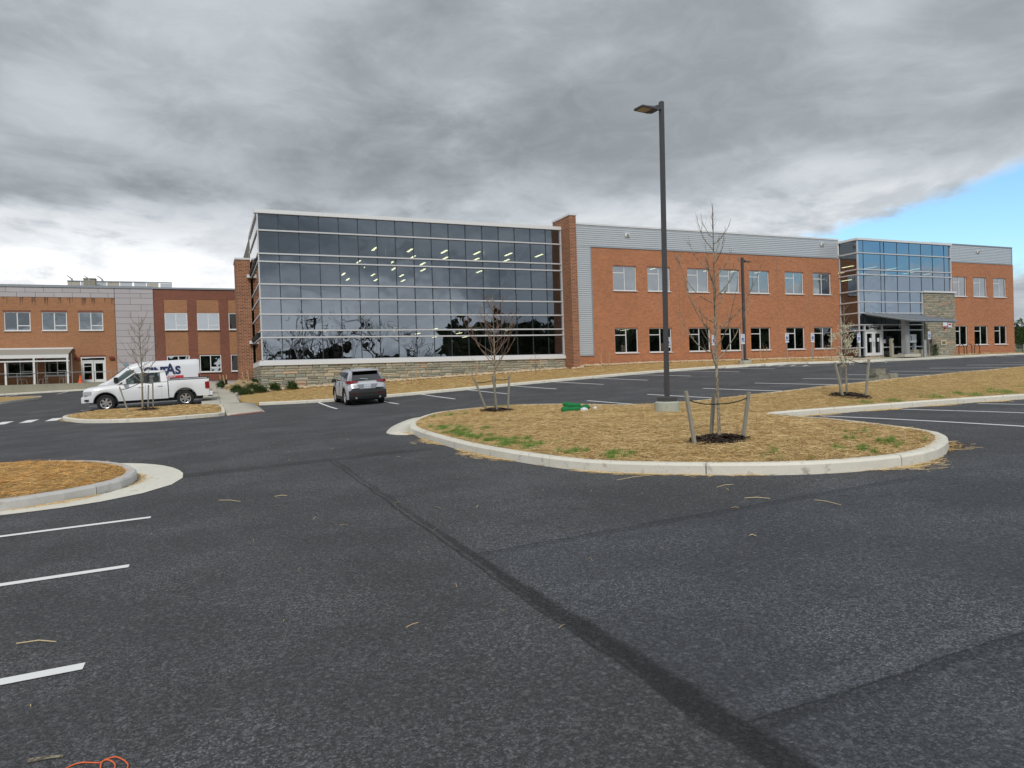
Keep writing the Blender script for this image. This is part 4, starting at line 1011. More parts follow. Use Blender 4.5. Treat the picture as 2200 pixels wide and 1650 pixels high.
# doors
d0 = MB().box(-10.75, -8.74, AY-.02, AY+.1, 4.47, 4.55).box(-10.75, -10.66, AY-.02, AY+.1, 2.18, 4.47).box(-8.83, -8.74, AY-.02, AY+.1, 2.18, 4.47).box(-10.66, -8.83, AY-.01, AY+.1, 4.18, 4.26).build('door_frame', M['alu_white'], A)
MB().quad((-10.66, AY+.05, 4.26), (-8.83, AY+.05, 4.26), (-8.83, AY+.05, 4.47), (-10.66, AY+.05, 4.47)).build('pane', M['glass_win'], d0)
for i, (a, b) in enumerate(((-10.65, -9.76), (-9.73, -8.84))):
    f = .14; d1 = MB().box(a, b, AY+.01, AY+.08, 2.2, 2.46).box(a, b, AY+.01, AY+.08, 3.96, 4.17).box(a, b, AY+.005, AY+.08, 3.13, 3.19).box(a, a+f, AY+.01, AY+.08, 2.46, 3.96).box(b-f, b, AY+.01, AY+.08, 2.46, 3.96)
    dd = d1.build('door', M['alu_white'], A)
    MB().quad((a+f, AY+.05, 2.46), (b-f, AY+.05, 2.46), (b-f, AY+.05, 3.96), (a+f, AY+.05, 3.96)).build('pane', M['glass_win'], dd)
    if i == 0: text('aerofarms', .13, 'white', dd, (-10.49, AY+.04, 3.66), 'door_lettering', bold=.002)
for x in (-11.03, -8.22):
    MB().bbox(x-.2, x+.2, AY-.22, AY-.0, 4.33, 4.57, .04).build('wall_lamp', M['rust'], A)
MB().box(-7.2, -6.85, AY-.045, AY-.034, 3.62, 3.9).build('wall_notice', M['notice_blue'], A)
MB().box(-6.55, -6.3, AY-.045, AY-.034, 3.78, 3.98).build('wall_notice', M['notice_pink'], A)
# roof plant
rs = thing('roof_screen', 'row of pale translucent panels screening equipment on the older building roof', 'screen', (-7.5, 82, 11.0))
xx = -12.5
for i in range(8):
    L = 1.15; MB().box(xx+.03, xx+L-.03, 82., 82.08, 11.0, 12.42-.015*i).build('screen_panel', M['siding'] if i % 3 else M['walk'], rs); xx += L+(.12 if i in (4, 6) else 0)
MB().box(-12.5, xx, 81.95, 82.1, 12.36, 12.46).build('top_rail', M['roofgrey'], rs)
rb = thing('roof_vent_box', 'brown box shaped vent standing on the older building roof', 'vent', (-10.3, 81, 11.0))
MB().box(-10.9, -9.9, 80.6, 81.5, 11.0, 12.45).build('housing', M['conc_dark'], rb); MB().box(-10.95, -9.85, 80.55, 81.55, 12.45, 12.53).build('cap', M['limestone'], rb)
RL = [(-11.45, 'leftmost tilted rooftop floodlight on a splayed stand, at the end of the panel screen'), (-10.05, 'middle tilted rooftop floodlight, in front of the brown vent box'), (-8.95, 'rightmost tilted rooftop floodlight on a straight thin pole')]
for i, (x, lb) in enumerate(RL):
    g = thing('roof_floodlight', lb, 'floodlight', (x, 77.5, 11.0), 'floodlights along the older roof'); y = 77.5; z = 11.05
    MB().tube([(x, y, z), (x, y, z+.85)], .03, 6).build('pole', M['galv'], g)
    if i < 2: MB().tube([(x-.22, y, z), (x-.1, y, z+.32), (x, y, z+.38), (x+.1, y, z+.32), (x+.22, y, z)], .03, 6).build('stand', M['roofgrey'], g)
    MB().tube([(x-.36, y, z+1.28), (x-.10, y, z+1.08), (x+.05, y, z+.92)], [.03, .05, .07], 6).build('arm', M['roofgrey'], g)
    MB().tube([(x+.0, y, z+1.02), (x+.07, y, z+.74)], [.07, .11], 8).build('lamp_head', M['roofgrey'], g)

# terrace with canopy, rail, furniture
tw = structure('terrace'); MB().box(-34, -6.4, 72.8, 75.98, 1.0, 2.15).build('terrace_slab', M['conc_dark'], tw)
curb([(-34, 72.2), (-20, 72.2), (-7, 72.2), (-.5, 72.4)], M['curb'], closed=False, seg=3., side=1, wd=.5)
ac = thing('patio_awning', 'white framed patio awning with sloping taupe fabric roof over the terrace', 'awning', (-16, 74.5, 2.15))
MB().add([(-23, 75.9, 5.38), (-11.35, 75.9, 5.38), (-11.3, 73.0, 4.70), (-23, 73.0, 4.70), (-23, 75.9, 5.34), (-11.35, 75.9, 5.34), (-11.3, 73.0, 4.66), (-23, 73.0, 4.66)], [(0,1,2,3)[::-1],(4,5,6,7),(0,1,5,4),(1,2,6,5),(2,3,7,6)]).build('fabric_roof', M['fabric'], ac)
MB().box(-23, -11.28, 75.7, 75.95, 5.34, 5.46).build('wall_rail', M['white'], ac)
MB().box(-23, -11.25, 72.9, 73.05, 4.42, 4.72).build('front_valance', M['white'], ac)
MB().box(-23, -11.2, 72.9, 73.0, 4.10, 4.22).build('front_beam', M['white'], ac)
for x, y in ((-19.3, 72.95), (-15.95, 73.05), (-13.85, 72.95), (-11.35, 72.95)): MB().box(x-.07, x+.07, y-.07, y+.07, 2.15, 4.45 if x != -15.95 else 4.1).build('post', M['white'], ac)
for x in (-14.1, -11.4): MB().box(x-.04, x+.04, 75.4, 75.48, 2.15, 4.9).build('post', M['white'], ac)
hr = thing('terrace_railing', 'thin pale metal railing along the terrace edge in front of the glass doors', 'railing', (-12, 72.9, 2.15))
MB().tube([(-23, 72.86, 3.12), (-7.9, 72.86, 3.12), (-6.9, 73.2, 2.85), (-6.5, 73.4, 2.5)], .025, 6).build('top_rail', M['galv'], hr)
for x in (-20, -17.9, -15.1, -13.0, -11.5, -9.3, -8.0): MB().cyl(x, 72.86, 2.15, 3.12, .022, 6).build('baluster', M['galv'], hr)
h2 = thing('walk_handrail', 'short pale handrail beside the walk right of the white van', 'railing', (-.9, 70, 1.7))
MB().tube([(-2.6, 70, 2.75), (-.6, 70, 2.75), (-.6, 70, 1.7)], .025, 6).build('rail', M['galv'], h2)
def chair(x, y, lb, rz=0):
    g = thing('patio_chair', lb, 'chair', (x, y, 2.15), 'metal chairs on the terrace', rz)
    MB().box(-.22, .22, -.2, .22, .43, .455).build('seat', M['galv'], g, world=False)
    MB().tube([(-.22, .22, .43), (-.2, .3, .85), (.2, .3, .85), (.22, .22, .43)], .014, 6).tube([(0, .24, .45), (0, .3, .85)], .012, 6).build('backrest', M['galv'], g, world=False)
    for sx_ in (-1, 1):
        for sy_ in (-1, 1): MB().tube([(sx_*.2, sy_*.2, .43), (sx_*.25, sy_*.26, 0)], .014, 6).build('leg', M['galv'], g, world=False)
    return g
chair(-16.9, 74., 'patio metal chair at the far left edge under the awning'); chair(-15.0, 74.2, 'patio metal chair beside the first white awning post', .8)
chair(-13.4, 74., 'patio metal chair right of the tall white awning post', -.7); chair(-11.9, 74.3, 'patio metal chair nearest the glass doors', 2.4)
g = thing('patio_table', 'round metal patio table between the terrace chairs', 'table', (-14.2, 74.2, 2.15))
MB().cyl(-14.2, 74.2, 2.86, 2.89, .45, 16).build('tabletop', M['galv'], g); MB().cyl(-14.2, 74.2, 2.15, 2.86, .03, 8).build('stem', M['galv'], g)
g = thing('traffic_cone', 'small orange traffic cone standing on the terrace left of the doors', 'cone', (-10.45, 73.2, 2.15))
MB().cyl(-10.45, 73.2, 2.19, 2.88, .17, 14, .04).build('cone_body', M['orange'], g); MB().box(-10.67, -10.23, 72.98, 73.42, 2.15, 2.19).build('base', M['orange'], g)
# parked car roof seen beyond, behind the van
# ------------------------------------------------------------------ lamp posts
def lamp_post(x, y, zg, top, foot_h, foot_r, sh, label, armdir, mfoot='footing'):
    g = thing('lamp_post', label, 'lamp post', (x, y, zg), 'parking lot lamp posts')
    f = MB(); n = 28; ps = []
    for z_, r_ in ((zg-.4, foot_r), (zg+foot_h-.03, foot_r), (zg+foot_h, foot_r-.03)): ps.append((z_, r_))
    f.tube([(x, y, a) for a, b in ps], [b for a, b in ps], n); f.build('concrete_footing', M[mfoot], g)
    zb = zg+foot_h
    MB().bbox(x-.17, x+.17, y-.17, y+.17, zb, zb+.12, .02).build('base_cover', M['polepaint'], g)
    a = sh/2; MB().bbox(x-a, x+a, y-a, y+a, zb+.12, top, .01).build('pole', M['polepaint'], g)
    MB().box(x-a-.02, x-a, y-.04, y+.04, zb+.3, zb+.5).build('hand_hole_cover', M['polepaint'], g)
    dx, dy = armdir; L = math.hypot(dx, dy); dx, dy = dx/L, dy/L; px, py = -dy, dx
    def P(u_, v_, z_): return (x+dx*u_+px*v_, y+dy*u_+py*v_, z_)
    hz = top-.16; am = MB()
    am.add([P(a, -.05, hz-.05), P(a, .05, hz-.05), P(.26, .05, hz-.10), P(.26, -.05, hz-.10), P(a, -.05, hz+.08), P(a, .05, hz+.08), P(.26, .04, hz-.0), P(.26, -.04, hz-.0)], [(0,1,2,3),(7,6,5,4),(0,4,5,1),(1,5,6,2),(2,6,7,3),(3,7,4,0)]).build('arm', M['polepaint'], g)
    hd_ = MB(); out_ = [(.20, .12), (.30, .17), (.72, .17), (.74, .15), (.74, -.15), (.72, -.17), (.30, -.17), (.20, -.12)]
    vs = [P(u_, v_, hz-.13) for u_, v_ in out_]+[P(u_, v_, hz-.095) for u_, v_ in out_]+[P(.24+(u_-.24)*.75, v_*.6, hz-.03+(.0 if u_ < .5 else -.035)) for u_, v_ in out_]; n = 8
    fs = [tuple(range(n))]+[tuple(range(3*n-1, 2*n-1, -1))]
    for b in (0, n): fs += [(b+i, b+n+i, b+n+(i+1) % n, b+(i+1) % n) for i in range(n)]
    h_ = hd_.add(vs, fs).build('lamp_head', M['polepaint'], g)
    MB().add([P(.42, -.13, hz-.134), P(.42, .13, hz-.134), P(.69, .13, hz-.134), P(.69, -.13, hz-.134)], [(0, 1, 2, 3)]).build('lens', M['lens'], h_)
    return g
lp = lamp_post(10.25, 14.28, float(main_z(10.25, 14.28))-.02, 8.15, .28, .30, .092, 'tall dark square lamp post on a round concrete footing in the straw island', (-.86, -.10)); lp.rotation_euler = (0, .0125, 0)
lamp_post(34.5, 38.8, float(bank_z(34.5, 38.8))-.02, 9.25, .22, .45, .15, 'distant dark lamp post standing by the brick wing wall', (1, .1))

# ------------------------------------------------------------------ young trees
def young_tree(x, y, zg, h, spread, fork, nb, seed, bark, label, r0=.026, twig=None, blossom=0, lean=0., name='young_tree', trunk_n=8, cat='tree', twigs=6, flare=.9):
    rnd = random.Random(seed); g = thing(name, label, cat, (x, y, zg), 'young trees')
    tr = MB(); pts = []; n = 9
    for i in range(n+1):
        q = i/n; pts.append(Vector((x+lean*q+math.sin(q*5+seed)*.012*h/3, y+math.cos(q*4+seed)*.012*h/3, zg-.05+q*h)))
    tr.tube(pts, [r0*(1-.82*(i/n)**1.1) for i in range(n+1)], trunk_n, False)
    tr.build('trunk', M[bark], g, True)
    br = MB(); ends = []
    def at(q):
        f = q*n; i = min(int(f), n-1); return pts[i].lerp(pts[i+1], f-i)
    ga = rnd.random()*6
    for b in range(nb):
        q = fork+(.93-fork)*(b/nb)**1.05; ga += 2.4; s_ = at(q); L = spread*(1.45-.9*(q-fork)/(1-fork))*rnd.uniform(.75, 1.15)
        d_ = Vector((math.cos(ga), math.sin(ga), 0)); seg = 7; p = s_.copy(); P_ = [p.copy()]; el = R(rnd.uniform(22, 40))
        rise = (1.15+.9*(1-(q-fork)))
        for j in range(seg):
            e = el+(R(78)-el)*((j/seg)**flare); stp = L*rise/seg
            p = p+(d_*math.cos(e)+Vector((0, 0, math.sin(e))))*stp+Vector((rnd.gauss(0, 1), rnd.gauss(0, 1), 0))*stp*.09; P_.append(p.copy())
        rb = r0*.32*(1-.5*(q-fork)); br.tube(P_, [rb*(1-.8*i/seg)+.0009 for i in range(seg+1)], 5, False)
        for tn in range(twigs):
            i = rnd.randint(1, seg-1); b0 = P_[i]; a = rnd.random()*2*PI; tl = L*rnd.uniform(.22, .5)
            dd = (P_[i+1]-P_[i]).normalized()*.9+Vector((math.cos(a), math.sin(a), .35))*.55; dd.normalize(); q1 = b0+dd*tl*.5; dd = (dd+Vector((0, 0, .5))).normalized(); q2 = q1+dd*tl*.5
            br.tube([b0, q1, q2], [rb*.40, rb*.28, .0008], 4, False); ends += [q1, q2, q1.lerp(q2, .5)]
    br.build('branches', M[twig or bark], g, True)
    if blossom:
        bm_ = MB()
        for i in range(blossom):
            e = rnd.choice(ends)+Vector((rnd.gauss(0, .04), rnd.gauss(0, .04), rnd.gauss(0, .05)))
            if e.z > zg+h*.72: continue
            for j in range(9):
                a, b = rnd.random()*6.3, rnd.random()*3; s_ = .0095; u_ = Vector((math.cos(a)*math.sin(b), math.sin(a)*math.sin(b), math.cos(b)))*s_; v_ = u_.cross(Vector((.3, .5, .8))).normalized()*s_
                o_ = e+Vector((rnd.gauss(0, .03), rnd.gauss(0, .03), rnd.gauss(0, .03))); bm_.quad(o_-u_-v_, o_+u_-v_, o_+u_+v_, o_-u_+v_)
        b_ = bm_.build('blossoms', M['blossom'], g); b_['kind'] = 'stuff'
    return g
def mulch_ring(x, y, zf, r_, label, seed=0, n=900, sz=.035):
    rnd = random.Random(seed); mb = MB(); m_ = 18; vs = [(x, y, zf(x, y)+.07)]; 
    for rr, hh in ((.55, .065), (1., -.01)):
        for i in range(m_):
            a = 2*PI*i/m_; q = rr*r_*(1+.12*math.sin(a*3+seed)); px, py = x+math.cos(a)*q, y+math.sin(a)*q; vs.append((px, py, float(zf(px, py))+hh))
    fs = [(0, 1+i, 1+(i+1) % m_) for i in range(m_)]+[(1+i, 1+m_+i, 1+m_+(i+1) % m_, 1+(i+1) % m_) for i in range(m_)]
    mb.add(vs, fs)
    for i in range(n):
        a = rnd.random()*6.3; q = r_*math.sqrt(rnd.random())*1.08; px, py = x+math.cos(a)*q, y+math.sin(a)*q; z_ = float(main_plane(px, py, zf))+.06*(1-(q/r_)**2)+.018
        b = rnd.random()*6.3; L = sz*rnd.uniform(.5, 1.5); w_ = sz*.3; ux, uy = math.cos(b), math.sin(b); tz = rnd.uniform(-.5, .5)*L
        mb.add([(px-ux*L-uy*w_, py-uy*L+ux*w_, z_-tz), (px-ux*L+uy*w_, py-uy*L-ux*w_, z_-tz+.005), (px+ux*L+uy*w_, py+uy*L-ux*w_, z_+tz+.01), (px+ux*L-uy*w_, py+uy*L+ux*w_, z_+tz)], [(0, 1, 2, 3)])
    a = np.array(mb.v)
    o = mb.ground('mulch_ring', M['mulch'], label, 'mulch', 'dark mulch rings', 'stuff'); return o
_pc = {}
def main_plane(px, py, zf): return zf(px, py)
def stake(p, q, label, wd=.045, m_='stake'):
    """square wooden stake from foot p to top q"""
    p, q = Vector(p), Vector(q); t_ = (q-p).normalized(); a = t_.cross(Vector((0, 1, 0))).normalized()*wd/2; b = t_.cross(a).normalized()*wd/2
    p = p-t_*.12; vs = [p-a-b, p+a-b, p+a+b, p-a+b, q-a-b, q+a-b, q+a+b, q-a+b]
    mb = MB().add([v for v in vs], [(0,3,2,1),(4,5,6,7),(0,1,5,4),(1,2,6,5),(2,3,7,6),(3,0,4,7)])
    return mb.ground('tree_stake', M[m_], label, 'stake', 'wooden tree stakes')
def strap(pts, label, r_=.009):
    P_ = []
    for a, b in zip(pts, pts[1:]):
        a, b = Vector(a), Vector(b)
        for i in range(4): q = i/4; p = a.lerp(b, q); p.z -= .05*(b-a).length*4*q*(1-q); P_.append(p)
    P_.append(Vector(pts[-1])); return MB().tube(P_, r_, 5).ground('tie_strap', M['strap'], label, 'strap', 'tree tie straps')

def staked(x, y, zf, offs, h, lab, seed, ring, wd=.045, tie=.8, m_='stake', sr=.009):
    z0 = float(zf(x, y)); tops = []
    for i, (dx, dy, tx, ty, hh, nm) in enumerate(offs):
        a = (x+dx, y+dy); p = (a[0], a[1], float(zf(*a))); q = (x+tx, y+ty, z0+hh); stake(p, q, nm, wd, m_); tops.append(Vector(p).lerp(Vector(q), .88))
    return z0, tops
# big staked tree
X1, Y1 = 7.12, 8.62; z1 = float(main_z(X1, Y1))
young_tree(X1, Y1, z1, 3.6, .44, .33, 22, 3, 'bark', 'tall bare young tree with speckled trunk, right of the tall lamp post', r0=.027, twigs=10, flare=.75)
mulch_ring(X1, Y1+.0, main_z, .42, 'dark mulch ring at the foot of the tall speckled tree', 1, 1500)
_, tp = staked(X1, Y1, main_z, [(-.50, -.06, -.63, -.05, .78, 'grey wooden stake leaning left beside the tall speckled tree'), (.02+.07, .30, .13, .25, .70, 'thin wooden stake directly behind the tall speckled trunk'), (.34, -.14, .56, -.05, .72, 'thick wooden stake leaning right beside the tall speckled tree')], 0, '', 0, 0)
strap([tp[0]-Vector((0, 0, .03)), (X1, Y1-.03, z1+.56), tp[2]], 'dark strap tying the tall speckled tree to its stakes')
# reddish tree
X2, Y2 = 7.9, 19.6; z2 = float(main_z(X2, Y2))
young_tree(X2, Y2, z2, 3.5, .60, .36, 26, 11, 'bark', 'bare young tree with reddish twigs near the left end of the long island', r0=.036, twig='bark_red', twigs=9)
mulch_ring(X2-.02, Y2-.2, main_z, .5, 'dark mulch ring under the reddish twigged tree', 2, 500, .05)
_, tp = staked(X2, Y2, main_z, [(-.34, -.1, -.66, -.0, .97, 'pale stake leaning left of the reddish twigged tree'), (-.15, -.45, -.24, -.42, 1.05, 'brown stake standing close left of the reddish tree trunk'), (.36, -.05, .45, -.05, 1.06, 'straight thin stake right of the reddish twigged tree')], 0, '', 0, 0, .05)
strap([tp[0], (X2, Y2, z2+.92), tp[2]], 'strap tying the reddish tree to its stakes', .012)
# blossoming tree
X3, Y3 = 16.2, 14.25; z3 = float(main_z(X3, Y3))
young_tree(X3, Y3, z3, 2.75, .24, .30, 15, 21, 'bark', 'slender young tree with white blossom on the far part of the island', r0=.03, blossom=230, twigs=6)
mulch_ring(X3, Y3-.1, main_z, .52, 'dark mulch ring around the blossoming tree', 3, 500, .05)
_, tp = staked(X3, Y3, main_z, [(-.42, -.25, -.62, -.2, .93, 'grey stake leaning left beside the blossoming tree'), (.05, .25, .06, .2, .9, 'upright stake touching the blossoming tree trunk'), (.45, -.25, .72, -.15, .98, 'grey stake leaning right beside the blossoming tree')], 0, '', 0, 0, .05)
strap([tp[0], (X3, Y3, z3+1.02), tp[2]], 'strap tying the blossoming tree to its stakes', .012)
# tree on the truck island
X4, Y4 = -2.72, 35.6; z4 = float(tr_z(X4, Y4))
young_tree(X4, Y4, z4, 4.3, .62, .30, 26, 31, 'bark', 'bare grey young tree in front of the white pickup', r0=.044, twigs=9)
mulch_ring(X4+.2, Y4-.2, tr_z, .45, 'small dark mulch ring in front of the pickup', 4, 250, .06)
_, tp = staked(X4, Y4, tr_z, [(-.52, -.7, -.82, -.6, 1.05, 'stake leaning left in front of the pickup door'), (.2, .1, .26, .1, 1.1, 'short stake just right of the tree in front of the pickup'), (.42, .0, .44, .0, 1.32, 'tallest upright stake in front of the pickup rear door')], 0, '', 0, 0, .055)
strap([tp[0], (X4, Y4, z4+1.25), tp[2]], 'strap tying the tree in front of the pickup', .015)

# saplings along the wall
SP = [(11.3, 'leftmost sapling on the bank, low twigs between two stakes'), (15.25, 'second sapling on the bank behind the reddish tree'), (19.65, 'sapling near the right end of the stone wall'), (24.9, 'thin sapling in front of the strip of grey ribbed metal'), (38.8, 'sapling beside the distant lamp post under a window'), (45.5, 'rightmost sapling with small white blossoms, by the dark entrance glass')]
SN = ['by the leftmost bank sapling', 'by the second bank sapling', 'at the end of the stone wall', 'in front of the ribbed metal strip', 'below the window right of the distant lamp post', 'left of the dark entrance glass']
for i, (x, lb) in enumerate(SP):
    y = 41.6; zg = float(bank_z(x, y)); young_tree(x, y, zg, 1.5 if i not in (3,) else 2.4, .28, .3, 7, 50+i, 'bark', lb, r0=.018, blossom=40 if i == 5 else 0, twigs=3, name='sapling', trunk_n=5)
    for s_, nm in ((-1, 'left'), (1, 'right')):
        stake((x+s_*.3, y, float(bank_z(x+s_*.3, y))), (x+s_*.33, y, zg+1.05+.1*s_*(i % 2)), 'pale %s stake %s' % (nm, SN[i]), .045, 'stake_new')
for x, y, lb in ((2.25, 50.5, 'pale stake against the left brick pier, left one'), (2.55, 50.3, 'pale stake against the left brick pier, right one'), (.9, 54., 'slanted pale stake behind the boulders left of the brick pier')):
    zg = float(side_z(x, y)); stake((x, y, zg), (x-.12, y, zg+.95), lb, .06, 'stake_new')

# ------------------------------------------------------------------ rocks, boulders, shrubs
def blob(mb, x, y, z, rx, ry, rz, seed, rough=.28, sub=2, flat=True):
    import bmesh
    bm = bmesh.new(); bmesh.ops.create_icosphere(bm, subdivisions=sub, radius=1.)
    off = Vector((seed*3.1, seed*1.7, seed*.9)); vs = []
    for v in bm.verts:
        d_ = 1+rough*(noise.noise(v.co*1.3+off))*1.6+rough*.4*noise.noise(v.co*3.5+off); c = v.co*d_; vs.append((x+c.x*rx, y+c.y*ry, z+c.z*rz))
    fs = [tuple(v.index for v in f.verts) for f in bm.faces]; bm.free(); mb.add(vs, fs)
BD = [(1.95, 47.3, .38, .30, .42, 'tall rounded boulder by the foot of the left brick pier'), (2.35, 46.2, .45, .3, .30, 'low tan boulder behind the left shrubs'), (1.5, 50.4, .36, .3, .34, 'pale slanted boulder farthest back on the gravel'), (2.35, 49.0, .4, .3, .3, 'small boulder against the stone wall side')]
for i, (x, y, rx, ry, rz, lb) in enumerate(BD):
    mb = MB(); zg = float(side_z(x, y)); blob(mb, x, y, zg+rz*.45, rx, ry, rz, i+4, .55, 3); mb.ground('boulder', M['sandstone'], lb, 'boulder', 'boulders on the gravel bed')
def tinyrocks(name, pts, smin, smax, m_, label, seed=1):
    rnd = random.Random(seed); V = []
    ico = [(0, 0, 1), (.89, 0, .45), (.28, .85, .45), (-.72, .53, .45), (-.72, -.53, .45), (.28, -.85, .45), (.72, .53, -.45), (-.28, .85, -.45), (-.89, 0, -.45), (-.28, -.85, -.45), (.72, -.53, -.45), (0, 0, -1)]
    F = [(0,1,2),(0,2,3),(0,3,4),(0,4,5),(0,5,1),(1,6,2),(2,7,3),(3,8,4),(4,9,5),(5,10,1),(6,7,2),(7,8,3),(8,9,4),(9,10,5),(10,6,1),(11,7,6),(11,8,7),(11,9,8),(11,10,9),(11,6,10)]
    for x, y, z in pts:
        s_ = rnd.uniform(smin, smax); a = rnd.random()*6.3; fl = rnd.uniform(.45, .8); ex = rnd.uniform(1, 1.7); vs = []
        for p in ico:
            j = rnd.uniform(.78, 1.15); px, py, pz = p[0]*s_*ex*j, p[1]*s_*j, p[2]*s_*fl*j; vs.append((x+px*math.cos(a)-py*math.sin(a), y+px*math.sin(a)+py*math.cos(a), z+pz))
        V.append(vs)
    return bulk(name, np.array(V), F, m_, label, 'rocks')
rp = []
for i in range(1900):
    x = random.uniform(2.3, 50.5); y = 44.85-abs(random.gauss(0, .33))-(.25 if x > 46 else 0); y = min(y, 43.5) if 23.4 < x < 24.2 else y
    rp.append((x, y-.05, float(bank_z(x, y))+.05))
tinyrocks('river_rocks', rp, .06, .15, 'rock', 'line of tan river rocks along the foot of the stone and brick walls')
rp = [(x, y, float(bank_z(x, y))+.04) for x, y in ((random.uniform(51, 53), random.uniform(42.4, 43)) for _ in range(60))]+[(x, y, float(bank_z(x, y))+.04) for x, y in ((random.uniform(62.7, 73), random.uniform(44.3, 44.9)) for _ in range(160))]
tinyrocks('river_rocks', rp, .05, .12, 'rock', 'scattered tan rocks by the entrance doors and under the right windows', 5)
rp = []
for i in range(900):
    y = random.uniform(40.4, 52.2); x = random.uniform(1.5, 2.95)
    if y < 44 and x > 1.5+(y-40.2)*.3: continue
    rp.append((x, y, float(side_z(x, y))+.02))
tinyrocks('river_rocks', rp, .03, .10, 'rockpink', 'pinkish gravel and stones beside the sidewalk', 6)
rp = [(random.uniform(2.0, 3.6), random.uniform(43.6, 44.7), 0) for _ in range(130)]; rp = [(x, y, float(bank_z(x, y))+.05) for x, y, z in rp]
tinyrocks('river_rocks', rp, .06, .14, 'rock', 'tan rocks at the glass corner among the shrubs', 8)
def shrub(x, y, zg, rx, rz, label, seed, n=1700):
    rnd = random.Random(seed); g = thing('shrub', label, 'shrub', (x, y, zg), 'low evergreen shrubs'); V = []
    for i in range(n):
        a = rnd.random()*6.283; e = math.acos(rnd.uniform(-.25, 1)); q = rnd.uniform(.55, 1.05)*(1+.18*math.sin(a*5+seed)+.15*math.sin(e*7+seed))
        c = Vector((math.cos(a)*math.sin(e)*q*rx, math.sin(a)*math.sin(e)*q*rx, max(.02, math.cos(e)*q*rz+rz*.35)))
        d_ = Vector((rnd.gauss(0, 1), rnd.gauss(0, 1), rnd.gauss(.4, .8))).normalized(); s_ = rnd.uniform(.03, .065); u_ = d_.cross(Vector((.2, .4, .9))).normalized()
        V.append([c-u_*s_*.4, c+u_*s_*.4, c+d_*s_*1.6])
    b = bulk('foliage', np.array([[tuple(p) for p in q] for q in V]), [(0, 1, 2)], 'leafblade'); b.parent = g
    mb = MB()
    for i in range(6): a = i*1.05; mb.tube([(x, y, zg-.03), (x+math.cos(a)*rx*.5, y+math.sin(a)*rx*.5, zg+rz*.6)], [.015, .006], 4)
    mb.build('stems', M['bark_dark'], g)
def leafblade():
    m_, kk, p, o = newmat('shrub_leaf_blade'); ra = kk.node('ShaderNodeAttribute'); ra.attribute_name = 'tint'
    kk.l.new(kk.mix(ra.outputs['Fac'], (.025, .055, .013, 1), (.10, .17, .04, 1)), p.inputs['Base Color']); p.inputs['Roughness'].default_value = .6; return m_
M['leafblade'] = leafblade()
for i, (x, y, rx, rz, lb) in enumerate([(1.95, 42.7, .46, .34, 'leftmost green shrub at the corner of the gravel bed'), (2.75, 43.2, .42, .32, 'green shrub nestled right beside the leftmost one'), (3.62, 43.9, .31, .36, 'round green shrub at the stone wall left corner'), (4.62, 43.9, .30, .34, 'last round shrub along the stone wall, left of the silver car'),
        (1.6, 46.0, .34, .34, 'small shrub between the boulders'), (2.7, 47.5, .3, .34, 'small shrub against the side of the stone base'), (.9, 53.5, .35, .4, 'small dark shrub at the back by the brick pier'), (2.45, 45.2, .28, .28, 'shrub behind the two front shrubs')]):
    zg = float(side_z(x, y)) if (x < 2.9 and y > 44.5) or x < 1.6 else float(bank_z(max(x, 2.3), y)) if x > 2.3 else float(side_z(x, y)); shrub(x, y, zg, rx, rz, lb, i)

# grey stone blocks behind the island curb
PB = [(22.35, 18.2, .27, .20, .26, 0, 'grey stone block at the bottom of the small pile'), (22.28, 18.25, .25, .18, .24, .26, 'grey stone block on top of the pile behind the blossoming tree'), (22.82, 18.15, .20, .18, .30, 0, 'grey stone block at the right end of the pile'), (21.95, 18.0, .19, .14, .15, 0, 'low flat stone at the left of the pile'), (21.6, 18.05, .13, .1, .07, 0, 'smallest broken stone lying farthest left of the pile')]
for i, (x, y, a, b, c, dz, lb) in enumerate(PB):
    mb = MB(); zg = T(x, y)+dz; n = 3
    vs = []; fs = []
    def pt(u_, v_, w_):
        p = Vector((u_, v_, w_)); nn = noise.noise(p*1.7+Vector((i*5, 0, 0)))*.14; return (x+a*u_*(1+nn), y+b*v_*(1+nn), zg+c*.5+c*.5*w_*(1+nn*.6))
    import bmesh
    bm = bmesh.new(); bmesh.ops.create_cube(bm, size=2.); bmesh.ops.subdivide_edges(bm, edges=bm.edges[:], cuts=2, use_grid_fill=True)
    vs = [pt(*v.co) for v in bm.verts]; fs = [tuple(v.index for v in f.verts) for f in bm.faces]; bm.free()
    mb.add(vs, fs).ground('stone_block', M['limestone'], lb, 'stone block', 'grey stone blocks behind the island curb')
# green filter sock
gs = MB(); zf = lambda x, y: float(main_z(x, y))
sp = [(8.75, 16.9), (9.0, 16.95), (9.35, 17.0), (9.65, 17.15), (9.75, 17.5), (9.5, 17.75), (9.2, 17.6), (9.15, 17.3), (9.4, 17.1)]
sp = smooth_poly(sp, closed=False, step=.07)
P_ = [(x, y, zf(x, y)+.06+(.09 if i > len(sp)*.62 else 0)*min(1, (i-len(sp)*.62)/4)) for i, (x, y) in enumerate(sp)]
gs.tube(P_, [.070+.012*math.sin(i*1.3)+.008*math.sin(i*.47+1) for i in range(len(P_))], 12); gs.ground('filter_sock', M['sockgreen'], 'green mesh filter sock coiled on the island edge', 'filter sock', smooth=True)
for i, (x, y, s_, lb) in enumerate(((9.3, 16.72, .09, 'white rock leaning against the green sock'), (9.75, 16.9, .07, 'white rock right of the green sock'))):
    mb = MB(); blob(mb, x, y, zf(x, y)+.04, s_*1.2, s_, s_*.8, i+9, .3, 1); mb.ground('loose_rock', M['signwhite'], lb, 'rock', 'white rocks by the green sock')

